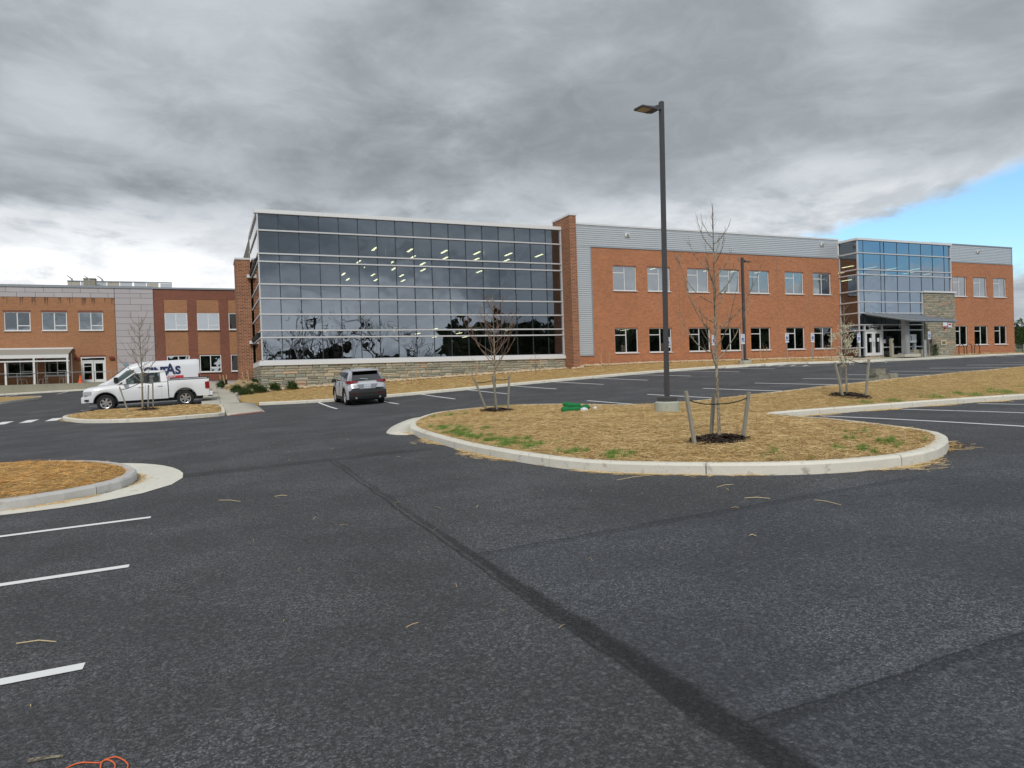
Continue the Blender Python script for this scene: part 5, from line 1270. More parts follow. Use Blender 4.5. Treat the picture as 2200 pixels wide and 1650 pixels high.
# grass tufts on the island
G1 = [(4.9, 15.6, .3, 3), (4.75, 14.9, .3, 4), (4.7, 14.1, .3, 5), (4.65, 13.4, .32, 7), (4.62, 12.8, .3, 5), (4.72, 11.9, .34, 8), (4.68, 11.2, .32, 7), (4.8, 10.5, .28, 5), (5.05, 9.4, .25, 3), (5.35, 8.8, .3, 4), (6.9, 7.25, .16, .6), (7.9, 6.7, .2, 2.5), (8.62, 6.9, .2, 3), (9.35, 7.9, .12, .6), (6.4, 19.4, .4, 1.5), (15.5, 13.1, .5, 1.2), (16.5, 13.0, .6, 2), (18, 12.95, .6, 1.5), (19.5, 12.95, .8, 2.5), (21, 12.95, .8, 3), (23, 13, 1., 3), (9.2, 22.0, .3, 1)]
rg = random.Random(4); G2 = [(g_[0]+rg.gauss(0, .30), g_[1]+rg.gauss(0, .22), g_[2]*rg.uniform(.25, .9), g_[3]*rg.uniform(.05, .5)) for g_ in G1 for _ in range(7)]
G2 = [g_ for g_ in G2 if float(edist(main_poly, g_[0], g_[1])) > .24 and bool(pip(main_poly)(g_[0], g_[1]))]
tuft('grass_tufts', G1+G2, 38000, .03, .11, 1., main_z, 'green grass tufts growing through the straw along the island curb')
# straw spilled on the asphalt along the curb and loose bits
def spill(poly_part, count, off0, off1, name, label, wd=.004):
    P = np.array(poly_part); seg = np.random.randint(0, len(P)-1, count); q = np.random.rand(count)
    a = P[seg]; b = P[seg+1]; base_ = a+(b-a)*q[:, None]; t_ = (b-a)/np.linalg.norm(b-a, axis=1)[:, None]; nrm = np.stack([t_[:, 1], -t_[:, 0]], 1)
    cl = np.clip(np.sin(base_[:, 0]*3.1+base_[:, 1]*2.3)*.6+.45, 0.03, 1); keep_ = np.random.rand(count) < cl
    d_ = off0+np.abs(np.random.normal(0, .5, count))*(off1-off0)*cl
    xy = (base_+nrm*d_[:, None])[keep_]; n = len(xy); x, y = xy[:, 0], xy[:, 1]; z = TA(x, y)+.006+np.random.rand(n)*.012
    th = np.arctan2(t_[keep_][:, 1], t_[keep_][:, 0])+np.random.normal(0, .7, n); L = np.random.uniform(.05, .22, n); w_ = np.random.uniform(.5, 1.2, n)*wd
    dx, dy = np.cos(th)*L/2, np.sin(th)*L/2; nx, ny = -np.sin(th)*w_/2, np.cos(th)*w_/2
    V = np.empty((n, 4, 3)); V[:, 0] = np.stack([x-dx-nx, y-dy-ny, z], 1); V[:, 1] = np.stack([x+dx-nx, y+dy-ny, z], 1); V[:, 2] = np.stack([x+dx+nx, y+dy+ny, z+.002], 1); V[:, 3] = np.stack([x-dx+nx, y-dy+ny, z+.002], 1)
    return bulk(name, V, [(0, 1, 2, 3)], 'straw', label)
spill([p for p in main_poly[:int(len(main_poly)*.36)]], 5200, .005, .16, 'spilled_straw', 'straw spilled on the asphalt along the long island curb')
spill(main_poly[:int(len(main_poly)*.16)], 2600, .005, .34, 'spilled_straw', 'thicker line of spilled straw at the island left curb')
spill(left_poly[:int(len(left_poly)*.45)], 3500, .005, .16, 'spilled_straw', 'straw blown onto the concrete gutter of the left island')
armp = [p for p in main_poly if 11.2 < p[0] < 22 and p[1] < 13.5]
spill(armp, 2500, .005, .3, 'spilled_straw', 'straw and debris gathered in the inner corner of the island curb')
spill(tr_poly[:int(len(tr_poly)*.5)], 900, .01, .2, 'spilled_straw', 'straw along the curb of the pickup island', .01)
nb = [(4.15+.35*random.random(), 16.3+.5*random.random()) for _ in range(1)]
scatter_straw('spilled_straw', [(-4, 2.5), (6, 4.5), (4.2, 16), (-3, 26), (-1, 10)], lambda x, y: TA(x, y)+.0, 150, .02, .12, .003, lift=.004, label='tiny straw bits scattered over the open asphalt')
ST = [((-1.187, 5.41), (-.949, 5.30), 'bent straw stalk lying between the two nearest left stall lines'), ((5.39, 6.59), (5.64, 6.60), 'straw stalk on the asphalt just off the long island front curb'), ((4.76, 7.756), (5.294, 7.762), 'longest straw stalk lying along the front curb'), ((5.23, 5.947), (5.413, 5.764), 'short flat straw stalk on the asphalt right of centre'), ((5.695, 5.439), (5.706, 5.117), 'bent straw stalk farthest right on the open asphalt'), ((.076, 10.02), (.332, 9.70), 'pale straw stalk on the asphalt near the left island tip'), ((.75, 9.76), (.906, 9.706), 'curved straw stalk right of the third stall line'), ((4.234, 4.768), (4.27, 4.723), 'tiny straw piece alone on the dark asphalt')]
for p, q, lb in ST:
    m_ = ((p[0]+q[0])/2+.01, (p[1]+q[1])/2+.02)
    MB().tube([(p[0], p[1], T(*p)+.006), (m_[0], m_[1], T(*m_)+.012), (q[0], q[1], T(*q)+.006)], [.0035, .004, .003], 5).ground('straw_stalk', M['stalk'], lb, 'straw stalk', 'single stalks on the asphalt')
g = MB()
for i in range(6): a = random.uniform(-.012, .012); g.tube([(-.782, 3.672+a, T(-.78, 3.67)+.005+i*.0015), (-.70, 3.655+a*.8, T(-.7, 3.66)+.009+i*.001), (-.645, 3.638+a*.3, T(-.65, 3.64)+.006+i*.0015)], .0014, 4)
g.ground('debris', M['bark'], 'small bundle of brown twigs beside the orange cord', 'twigs')
# orange cord
cp = [(-.66, 3.46), (-.603, 3.534), (-.56, 3.542), (-.485, 3.50), (-.470, 3.516), (-.431, 3.522), (-.388, 3.463), (-.37, 3.40), (-.40, 3.34), (-.46, 3.36), (-.475, 3.43), (-.478, 3.49), (-.462, 3.505), (-.438, 3.478), (-.42, 3.43), (-.43, 3.30), (-.40, 3.1)]
cps = smooth_poly(cp, closed=False, step=.015)
MB().tube([(x, y, T(x, y)+.006+.004*(i > 26)) for i, (x, y) in enumerate(cps)], .0030, 6).ground('extension_cord', M['cord'], 'orange cord looped on the asphalt at the bottom left corner', 'cord', smooth=True)

# ------------------------------------------------------------------ signs and entrance furniture
def acc_sign(x, y, label, h=2.05, steel=False):
    zg = float(bank_z(x, y)); g = thing('parking_sign', label, 'sign', (x, y, zg), 'accessible parking signs')
    MB().box(x-.025, x+.025, y-.02, y+.02, zg-.1, zg+h).build('post', M['galv'], g)
    z0 = zg+h-.50
    s_ = MB().box(x-.16, x+.16, y-.045, y-.03, z0, z0+.50).build('sign_plate', M['signwhite'], g)
    MB().box(x-.10, x+.10, y-.050, y-.046, z0+.05, z0+.25).build('symbol_field', M['signblue'], s_)
    w_ = MB(); w_.box(x-.012, x+.02, y-.055, y-.051, z0+.13, z0+.19).box(x-.015, x+.045, y-.0555, y-.0505, z0+.12, z0+.14).box(x-.018, x+.018, y-.0545, y-.0515, z0+.20, z0+.235).box(x+.035, x+.05, y-.055, y-.051, z0+.08, z0+.125)
    w_.build('wheelchair_symbol', M['signwhite'], s_)
    text('RESERVED', .055, 'signblue', s_, (x, y-.047, z0+.41), 'lettering', align='CENTER'); text('PARKING', .055, 'signblue', s_, (x, y-.047, z0+.33), 'lettering', align='CENTER')
    MB().box(x-.16, x+.16, y-.045, y-.03, z0-.17, z0-.05).build('penalty_plate', M['signwhite'], g)
for x, y, lb in ((27.25, 37.7, 'blue and white parking sign just right of the tall lamp post'), (30.92, 37.7, 'parking sign mostly hidden behind the speckled tree trunk'), (33.36, 37.7, 'parking sign in front of the distant lamp post'), (37.28, 37.7, 'parking sign between the fifth and sixth lower windows'), (39.67, 37.7, 'parking sign left of the last lower window of the brick wing')):
    acc_sign(x, y, lb)
acc_sign(45.65, 38.9, 'parking sign left of the entrance double doors', 2.0); acc_sign(56.1, 40.8, 'parking sign on a steel post in front of the stone block', 2.2)
g = thing('steel_bollard', 'grey steel post in front of the stone block under a parking sign', 'bollard', (55.75, 40.9, 2.0)); MB().cyl(55.78, 40.95, 1.9, 3.35, .14, 14).build('post', M['galv'], g); MB().cyl(55.78, 40.95, 3.35, 3.42, .14, 14, .08).build('cap', M['roofgrey'], g)
# wheel stops
for i, x in enumerate((31.6, 34.9, 38.7, 42.0, 45.0)):
    y = float(cyl_(x))-.6; L = .92
    lb = ['leftmost concrete wheel stop by the brick wing', 'second concrete wheel stop, before the distant lamp post', 'middle concrete wheel stop', 'fourth concrete wheel stop, left of the blossoming tree', 'last concrete wheel stop next to the entrance walk'][i]
    g = thing('wheel_stop', lb, 'wheel stop', (x, y, T(x, y)), 'concrete wheel stops'); z_ = T(x, y)
    vs = []
    for xx_ in (x-L, x+L):
        zz_ = T(xx_, y); vs += [(xx_, y-.08, zz_), (xx_, y+.08, zz_), (xx_, y+.05, zz_+.12), (xx_, y-.05, zz_+.12)]
    MB().add(vs, [(0,3,2,1),(4,5,6,7),(0,1,5,4),(1,2,6,5),(2,3,7,6),(3,0,4,7)]).build('bar', M['curb'], g)
# bike racks
for i, (x, lb) in enumerate(((63.9, 'black hoop bike rack closest to the stone block'), (65.0, 'middle black hoop bike rack'), (66.1, 'black hoop bike rack farthest right'))):
    y = 43.3; zg = float(bank_z(x, y)); pts = [(x-.36, y, zg-.05)]+[(x-.36*math.cos(a), y, zg+.62+.36*math.sin(a)) for a in np.linspace(0, PI, 11)]+[(x+.36, y, zg-.05)]
    MB().tube(pts, .03, 8).ground('bike_rack', M['bikeblack'], lb, 'bike rack', 'hoop bike racks', smooth=True)
# posts, box and small fixtures near the doors
def simple(name, label, cat, parts, loc, group=None):
    g = thing(name, label, cat, loc, group)
    for nm, mb_, m_ in parts: mb_.build(nm, M[m_], g)
    return g
simple('card_reader_post', 'tan post with a dark reader standing right of the entrance doors', 'post', [('post', MB().box(52.35, 52.62, 41.4, 41.6, 2.1, 3.6), 'conc_dark'), ('reader', MB().box(52.52, 52.60, 41.38, 41.4, 3.2, 3.45), 'black')], (52.5, 41.5, 2.1))
simple('temporary_sign', 'small white board on a dark post right of the canopy column', 'sign', [('post', MB().box(55.9, 56.15, 42.0, 42.2, 2.1, 3.3), 'roofgrey'), ('board', MB().box(55.3, 56.05, 41.9, 41.95, 3.25, 3.95), 'signwhite'), ('mark', MB().box(55.4, 55.44, 41.88, 41.897, 3.4, 3.8), 'black')], (56, 42, 2.1))
simple('ground_box', 'brown utility box on the walk right of the canopy column', 'box', [('box', MB().bbox(55.3, 56.5, 41.6, 42.3, 2.0, 2.62, .03), 'conc_dark')], (55.9, 41.9, 2.05))
simple('wall_sign', 'white and red printed sign mounted high on the stone block', 'sign', [('plate', MB().box(60.83, 61.38, 42.84, 42.87, 4.62, 5.15), 'signwhite'), ('stripe', MB().box(60.85, 61.36, 42.83, 42.839, 4.64, 4.72), 'redprint'), ('bell', MB().cyl(61.0, 42.8, 4.45, 4.58, .07, 10), 'rust')], (61.1, 42.9, 4.6))
simple('wall_sign', 'smaller pink and white sign beside the taller one on the stone block', 'sign', [('plate', MB().box(61.5, 61.98, 42.84, 42.87, 4.60, 4.97), 'signwhite'), ('print', MB().box(61.56, 61.9, 42.83, 42.839, 4.78, 4.92), 'redprint')], (61.7, 42.9, 4.6))
simple('wall_plate', 'square pale framed brass connection plate low on the stone block', 'wall plate', [('frame', MB().box(60.45, 61.2, 42.82, 42.87, 2.98, 3.46), 'walk'), ('brass_plate', MB().box(60.62, 61.03, 42.80, 42.819, 3.1, 3.34), 'brass')], (60.8, 42.9, 2.9))
simple('wall_box', 'small dark box on the stone block near the glass', 'box', [('box', MB().box(59.0, 59.22, 42.78, 42.87, 3.22, 3.48), 'rust')], (59.1, 42.8, 3.2))
simple('utility_marker', 'dark stub post wrapped at the edge of the walk by the van', 'post', [('post', MB().cyl(1.15, 52.5, 1.3, 1.95, .09, 10), 'black'), ('stick', MB().tube([(1.1, 52.5, 1.6), (.98, 52.5, 2.25)], .04, 4), 'stake_new'), ('other_stick', MB().tube([(1.18, 52.5, 1.6), (1.2, 52.5, 2.25)], .04, 4), 'stake_new')], (1.15, 52.5, 1.35))
yt = thing('shrub', 'small dark evergreen at the left foot of the stone block', 'shrub', (59.3, 42.6, 2.1), 'low evergreen shrubs')
V = []
for i in range(500):
    q = random.random(); c = Vector((59.3+random.gauss(0, .16)*(1.1-q), 42.5+random.gauss(0, .12), 2.1+q*.95)); d_ = Vector((random.gauss(0, 1), random.gauss(0, 1), .5)).normalized(); u_ = d_.cross(Vector((0, .3, 1))).normalized()*.03; V.append([tuple(c-u_-Vector(yt.location)), tuple(c+u_-Vector(yt.location)), tuple(c+d_*.12-Vector(yt.location))])
b = bulk('foliage', np.array(V), [(0, 1, 2)], 'leafblade'); b.parent = yt

# ------------------------------------------------------------------ vehicles
def loft(mb, st, closed_ends=True):
    """st: list of (x, [(y,z)...half section from bottom to roof centre]); mirrored in y"""
    n = len(st[0][1]); vs = []; fs = []
    full = 2*n-1
    for x, s_ in st:
        L = [(x, -y, z) for y, z in s_]+[(x, y, z) for y, z in s_[-2::-1]]
        if len(L) != full: raise ValueError
        vs += L
    for i in range(len(st)-1):
        for j in range(full-1):
            fs.append((i*full+j, i*full+j+1, (i+1)*full+j+1, (i+1)*full+j)[::-1])
    fs.append(tuple(range(full))[::-1]); b = (len(st)-1)*full; fs.append(tuple(b+j for j in range(full)))
    return mb.add(vs, [f[::-1] for f in fs])
def interp(tab, x): return float(np.interp(x, [a for a, b in tab], [b for a, b in tab]))
def wheel(parent, x, side, yout, r_, wd, spokes=6, name='wheel', rimr=.62):
    """side -1 faces -y"""
    yo = side*yout; yi = side*(yout-wd)
    prof = [(r_*.62, yo-side*.03), (r_*.93, yo-side*.004), (r_*.985, yo-side*.02), (r_, yo-side*.05), (r_, yi+side*.04), (r_*.95, yi), (r_*.6, yi)]
    n = 36; mb = MB(); vs = []; m_ = len(prof)
    for i in range(n):
        a = 2*PI*i/n
        for q, yy in prof: vs.append((x+q*math.cos(a), yy, r_+q*math.sin(a)))
    mb.add(vs, [(i*m_+j, i*m_+j+1, ((i+1) % n)*m_+j+1, ((i+1) % n)*m_+j) for i in range(n) for j in range(m_-1)])
    ty = mb.build(name, M['rubber'], parent, True, world=False)
    rm = MB(); rr = r_*rimr
    vs = []
    for i in range(n):
        a = 2*PI*i/n
        for q, yy in ((rr*1.02, yo-side*.02), (rr*.9, yo-side*.025), (rr*.86, yo-side*.09), (rr*.2, yo-side*.1)): vs.append((x+q*math.cos(a), yy, r_+q*math.sin(a)))
    rm.cur = 0; rm.add(vs, [(i*4+j, i*4+j+1, ((i+1) % n)*4+j+1, ((i+1) % n)*4+j) for i in range(n) for j in range(2)])
    rm.build('rim', M['chrome'], ty, True, world=False)
    MB().disc_y(x, yo-side*.11, yo-side*.10, r_, rr*.92, 24).build('brake_disc', M['black'], ty, world=False)
    sp_ = MB()
    for i in range(spokes):
        a = 2*PI*i/spokes+.3; c, s_ = math.cos(a), math.sin(a); t0 = .10*rr; 
        for q0, q1, w0, w1 in ((rr*.12, rr*.92, rr*.17, rr*.20),):
            P1 = [(x+q0*c-w0*s_, r_+q0*s_+w0*c), (x+q0*c+w0*s_, r_+q0*s_-w0*c), (x+q1*c+w1*s_, r_+q1*s_-w1*c), (x+q1*c-w1*s_, r_+q1*s_+w1*c)]
            sp_.prism_y(P1, yo-side*.035, yo-side*.07)
    sp_.disc_y(x, yo-side*.025, yo-side*.06, r_, rr*.26, 16); sp_.build('spokes', M['chrome'], ty, world=False)
    return ty
def archz(x, z0, arcs):
    for xc, zc, r_ in arcs:
        if abs(x-xc) < r_: z0 = max(z0, zc+math.sqrt(r_*r_-(x-xc)**2))
    return z0
def stations(x0, x1, arcs, extra, step=.12):
    xs = set(np.round(np.arange(x0, x1, step), 4).tolist()+[x0, x1]+list(extra))
    for xc, zc, r_ in arcs:
        xs |= {round(xc+r_*math.cos(a), 4) for a in np.linspace(0, PI, 15)} | {round(xc-r_-.004, 4), round(xc+r_+.004, 4)}
    xs = sorted(x for x in xs if x0 <= x <= x1); outp = [xs[0]]
    for x in xs[1:]:
        if x-outp[-1] > .003: outp.append(x)
    return outp

def place_vehicle(g, x, y, slope_x=0., rz=0.):
    g.location = (x, y, T(x, y)+.012); g.rotation_mode = 'XYZ'
# ---- white crew cab pickup, nose towards -x
tk = thing('pickup_truck', 'white crew cab pickup parked side-on with open bed', 'pickup truck', (0, 0, 0))
W = 1.01; R1 = .42; fx, rx_ = -1.92, 1.75
arcs = [(fx, .42, .53), (rx_, .42, .53)]
topt = [(-2.93, .95), (-2.90, 1.12), (-2.75, 1.19), (-2.2, 1.255), (-1.65, 1.29), (-1.30, 1.315), (-1.1, 1.33), (.98, 1.36), (1.0, 1.36), (2.93, 1.36)]
wt = [(-2.93, .80), (-2.88, .88), (-2.7, .95), (-2.4, 1.0), (-2., W), (2.8, W), (2.93, .98)]
st = []
for x in stations(-2.93, .95, arcs, (-2.9, -2.86, -2.8, -2.75)):
    z0 = archz(x, interp([(-2.93, .62), (-2.86, .50), (-2.6, .47), (2.93, .47)], x), arcs); zt = interp(topt, x); w_ = interp(wt, x)
    zs_ = zt-.10; z0 = min(z0, zs_-.02)
    st.append((x, [(w_-.03, z0), (w_, z0+(zs_-z0)*.25), (w_+.005, z0+(zs_-z0)*.62), (w_-.02, zs_), (w_-.09, zt-.02), (w_*.5, zt+.015), (0, zt+.02)]))
mb = MB(); loft(mb, st)
# bed: outer sides, floor, inner walls
st = []
for x in stations(.99, 2.93, [arcs[1]], (1.0, 2.9)):
    z0 = archz(x, .50, [arcs[1]]); w_ = interp(wt, x); zt = 1.40
    st.append((x, [(w_-.03, z0), (w_, z0+(zt-z0)*.25), (w_+.005, z0+(zt-z0)*.62), (w_-.01, zt-.05), (w_-.03, zt), (w_-.11, zt), (w_-.13, .85), (0, .85)]))
loft(mb, st)
mb.box(2.86, 2.95, -.92, .92, .72, 1.38)
body = mb.build('body', M['carwhite'], tk, True, world=False)
body.data.polygons.foreach_set('use_smooth', [True]*len(body.data.polygons))
MB().box(.955, .985, -.97, .97, .5, 1.35).build('cab_gap', M['black'], tk, world=False)
MB().box(-2.3, 2.6, -.80, .80, .34, .62).box(-2.7, -1.2, -.72, .72, .4, 1.1).build('chassis', M['black'], tk, world=False)
MB().box(1.0, 2.9, -1.0, -.88, 1.402, 1.43).box(1.0, 2.9, .88, 1.0, 1.402, 1.43).box(2.84, 2.95, -.88, .88, 1.385, 1.41).build('bed_rail_cap', M['black'], tk, world=False)
# cab: roof, pillars, glass
yb, yt_ = .955, .76; zb, zr = 1.33, 1.875
def cabp(x, q, s_=-1): return (x, s_*(yb+(yt_-yb)*q), zb+(zr-zb)*q)
roofp = MB(); loft(roofp, [(-.60, [(.70, 1.84), (.66, 1.86), (.35, 1.87), (0, 1.875)]), (-.35, [(.76, 1.85), (.72, 1.90), (.4, 1.92), (0, 1.925)]), (.3, [(.77, 1.855), (.73, 1.905), (.4, 1.925), (0, 1.93)]), (.75, [(.76, 1.84), (.72, 1.89), (.4, 1.91), (0, 1.915)]), (.86, [(.74, 1.80), (.70, 1.84), (.4, 1.855), (0, 1.86)])])
roofp.build('roof', M['carwhite'], tk, True, world=False)
def pillar(mb, x0, x1, q0, X0, X1, q1, s_, th=.05):
    a, b, c, d_ = cabp(x0, q0, s_), cabp(x1, q0, s_), cabp(X1, q1, s_), cabp(X0, q1, s_)
    ins = lambda p: (p[0], p[1]-s_*th, p[2])
    f = [(0,1,2,3),(7,6,5,4),(0,4,5,1),(1,5,6,2),(2,6,7,3),(3,7,4,0)]
    mb.add([a, b, c, d_, ins(a), ins(b), ins(c), ins(d_)], f if s_ < 0 else [q[::-1] for q in f])
for s_ in (-1, 1):
    pl = MB(); pb = MB()
    pillar(pl, -1.38, -1.27, 0, -.60, -.52, 1., s_)
    pillar(pb, -.16, -.02, .02, -.12, 0.0, .97, s_, .04)
    pillar(pl, .62, .95, 0, .60, .86, 1., s_)
    pillar(pl, -.60, .86, .90, -.60, .86, 1.0, s_); pillar(pl, -1.38, .95, -.02, -1.33, .95, .05, s_)
    pl.build('window_surround', M['carwhite'], tk, world=False); pb.build('centre_pillar', M['black'], tk, world=False)
for s_ in (-1, 1):
    for (a, b, c, d_) in ((-1.27, -.16, -.12, -.52), (-.02, .62, .60, 0.0)):
        MB().tube([Vector(cabp(*q_, s_))+Vector((0, s_*.006, 0)) for q_ in ((a, .03), (b, .03), (c, .92), (d_, .92), (a, .03))], .014, 5).build('window_trim', M['black'], tk, world=False)
        MB().quad(cabp(a, .05, s_), cabp(b, .05, s_), cabp(c, .90, s_), cabp(d_ + (.0), .90, s_)).build('side_window', M['carglass'], tk, world=False)
MB().quad((-1.36, -.93, 1.33), (-1.36, .93, 1.33), (-.60, .72, 1.88), (-.60, -.72, 1.88)).build('windscreen', M['carglass'], tk, world=False)
MB().quad((.93, .90, 1.36), (.93, -.90, 1.36), (.86, -.72, 1.86), (.86, .72, 1.86)).build('rear_window', M['carglass'], tk, world=False)
for x in (-.55, .35):
    for y in (-.42, .42): MB().bbox(x-.08, x+.12, y-.24, y+.24, 1.0, 1.62, .05).box(x-.02, x+.08, y-.12, y+.12, 1.62, 1.76).build('seat', M['seat'], tk, world=False)
MB().tube([(-1.0+.05*math.cos(a), -.42+.18*math.sin(a), 1.38+.17*math.cos(a)) for a in np.linspace(0, 6.28, 13)], .015, 5).build('steering_wheel', M['black'], tk, world=False)
MB().box(-1.35, -.9, -.9, .9, 1.2, 1.345).build('dashboard', M['black'], tk, world=False)
for s_ in (-1, 1):
    m0 = MB(); m0.bbox(-1.10, -.93, min(s_*1.0, s_*1.22), max(s_*1.0, s_*1.22), 1.34, 1.56, .04).tube([(-1.0, s_*.95, 1.36), (-1.0, s_*1.05, 1.40)], .03, 6).build('mirror', M['carwhite'], tk, world=False)
    for x in (-.30, .60): MB().bbox(x-.13, x+.11, min(s_*1.012, s_*1.045), max(s_*1.012, s_*1.045), 1.135, 1.175, .008).build('door_handle', M['carwhite'], tk, world=False)
    for x in (-1.27, -.09, .64): MB().box(x-.003, x+.003, min(s_*1.0, s_*1.0165), max(s_*1.0, s_*1.0165), .56, 1.26).build('door_seam', M['galv'], tk, world=False)
    h = MB().bbox(-2.90, -2.52, min(s_*.72, s_*.985), max(s_*.72, s_*.985), .86, 1.06, .03).build('headlight', M['clearlens'], tk, world=False)
    MB().bbox(2.74, 2.955, min(s_*.86, s_*1.022), max(s_*.86, s_*1.022), .86, 1.24, .03).build('tail_light', M['redlens'], tk, world=False)
    MB().box(-2.86, -2.66, min(s_*.70, s_*.96), max(s_*.70, s_*.96), .56, .65).build('fog_lamp', M['black'], tk, world=False)
    n = 14
    for xc in (fx, rx_):
        fl = MB(); 
        P0 = [(xc+.53*math.cos(a), .42+.53*math.sin(a)) for a in np.linspace(0, PI, n)]; P1 = [(xc+.56*math.cos(a), .42+.56*math.sin(a)) for a in np.linspace(0, PI, n)]
        vs = [(a, s_*1.018, b) for a, b in P0]+[(a, s_*1.022, b) for a, b in P1]+[(a, s_*.80, b) for a, b in P0]
        fl.add(vs, [(i, i+1, n+i+1, n+i) for i in range(n-1)]+[(i, 2*n+i, 2*n+i+1, i+1) for i in range(n-1)]); fl.build('wheel_arch', M['black'], tk, world=False)
    wheel(tk, fx, s_, .99, R1, .27); wheel(tk, rx_, s_, .99, R1, .27)
MB().bbox(-3.0, -2.78, -.93, .93, .48, .78, .04).build('front_bumper', M['carwhite'], tk, world=False)
MB().box(-2.955, -2.90, -.62, .62, .80, 1.08).build('grille', M['black'], tk, world=False)
MB().bbox(2.88, 3.08, -.92, .92, .50, .72, .03).build('rear_bumper', M['carwhite'], tk, world=False)
MB().box(2.86, 3.085, -.93, .93, .44, .50).build('bumper_step', M['black'], tk, world=False)
def settle(g, x, y, dz=0.):
    sx_, sy_ = (T(x+1.8, y)-T(x-1.8, y))/3.6, (T(x, y+.9)-T(x, y-.9))/1.8
    g.location = (x, y, (T(x+1.8, y-.9)+T(x-1.8, y-.9)+T(x+1.8, y+.9)+T(x-1.8, y+.9))/4+dz); g.rotation_euler = (math.atan(sy_), -math.atan(sx_), 0)
settle(tk, -2.85, 42.0, -.03)

# ---- white cargo van, nose towards -x
vn = thing('cargo_van', 'white cargo van with navy lettering and red stripe behind the pickup', 'van', (0, 0, 0))
VW = 1.02; arcs = [(-1.75, .36, .45), (1.72, .36, .45)]
vtop = [(-2.70, .95), (-2.66, 1.08), (-2.45, 1.20), (-2.1, 1.34), (-1.9, 1.46), (-1.1, 2.07), (-.85, 2.20), (-.5, 2.28), (0, 2.32), (2.55, 2.34), (2.70, 2.30)]
st = []
for x in stations(-2.70, 2.70, arcs, (-2.66, -2.6, -2.45, -2.1, -1.9, -1.5, -1.1, -.85, -.5, 2.66)):
    zt = interp(vtop, x); z0 = min(archz(x, .38, arcs), zt-.12); w_ = interp([(-2.7, .74), (-2.55, .90), (-2.2, .98), (-1.8, VW), (2.6, VW), (2.7, .99)], x)
    up = max(0, min(1, (zt-1.15)/1.1)); wtp = w_-.16*up
    sh = min(1.2, zt-.10)
    st.append((x, [(w_-.03, z0), (w_, z0+(sh-z0)*.4), (w_, sh), (w_-.10*up, sh+(zt-.10-sh)*.75), (wtp, zt-.08), (wtp-.12, zt-.01), (0, zt+.01)]))
mb = MB(); loft(mb, st); mb.build('body', M['vanwhite'], vn, True, world=False)
MB().box(-2.3, 2.5, -.8, .8, .25, .6).build('chassis', M['black'], vn, world=False)
MB().quad((-1.98, -.86, 1.44), (-1.98, .86, 1.44), (-1.13, .76, 2.085), (-1.13, -.76, 2.085)).build('windscreen', M['carglass_dark'], vn, world=False)
for s_ in (-1, 1):
    MB().quad((-1.78, s_*1.028, 1.30), (-.72, s_*1.028, 1.30), (-.72, s_*.945, 1.90), (-1.08, s_*.942, 1.90)).build('side_window', M['carglass'] if s_ < 0 else M['carglass_dark'], vn, world=False)
    MB().bbox(-1.75, -1.55, min(s_*1.02, s_*1.22), max(s_*1.02, s_*1.22), 1.22, 1.52, .03).build('mirror', M['black'], vn, world=False)
    MB().bbox(-2.6, -2.25, min(s_*.70, s_*.95), max(s_*.70, s_*.95), .90, 1.10, .03).build('headlight', M['clearlens'], vn, world=False)
    MB().box(2.62, 2.71, min(s_*.93, s_*1.02), max(s_*.93, s_*1.02), .9, 1.5).build('tail_light', M['redlens'], vn, world=False)
    for x in (-.66, .62): MB().box(x-.004, x+.004, min(s_*1.0, s_*1.026), max(s_*1.0, s_*1.026), .5, 1.2).build('door_seam', M['black'], vn, world=False)
    wheel(vn, -1.75, s_, 1.0, .36, .23, 5); wheel(vn, 1.72, s_, 1.0, .36, .23, 5)
MB().bbox(-2.76, -2.5, -.88, .88, .38, .72, .04).build('front_bumper', M['black'], vn, world=False)
# lettering lies on the leaning side panel
tilt = math.atan(.075/.75)
def vtext(body, size, x, z, m_, bold, sxx=1.):
    y = -(1.02-.0*(z-1.2))-.0
    yy = -(1.02-.10*max(0, (z-1.2))/.8)-.012
    return text(body, size, m_, vn, (x, yy, z), 'lettering', rot=(PI/2-tilt, 0, 0), bold=bold, depth=.01, sx_=sxx, world=False)
for ch_, sz_, x_, sxx_ in (('C', .64, -.26, .95), ('i', .66, .14, 1.1), ('N', .62, .29, .95), ('T', .62, .64, 1.0), ('A', .86, .93, .80), ('S', .63, 1.41, .98)): vtext(ch_, sz_, x_, 1.54, 'navy', .028, sxx_)
yy = -1.012
MB().add([(-.05-.1, -1.012, 1.30), (1.83, -1.012, 1.30), (1.83, -.998, 1.44), (-.05-.1, -.998, 1.44)], [(0, 1, 2, 3)]).build('red_stripe', M['redprint'], vn, world=False)
for v in vn.children[-1].data.vertices: v.co.y -= .012
text('FIRST AID & SAFETY', .11, 'signwhite', vn, (.0, -1.032, 1.335), 'lettering', rot=(PI/2-tilt, 0, 0), bold=.003, depth=.01, sx_=1.45, world=False)
settle(vn, -3.08, 46.7, 0.)

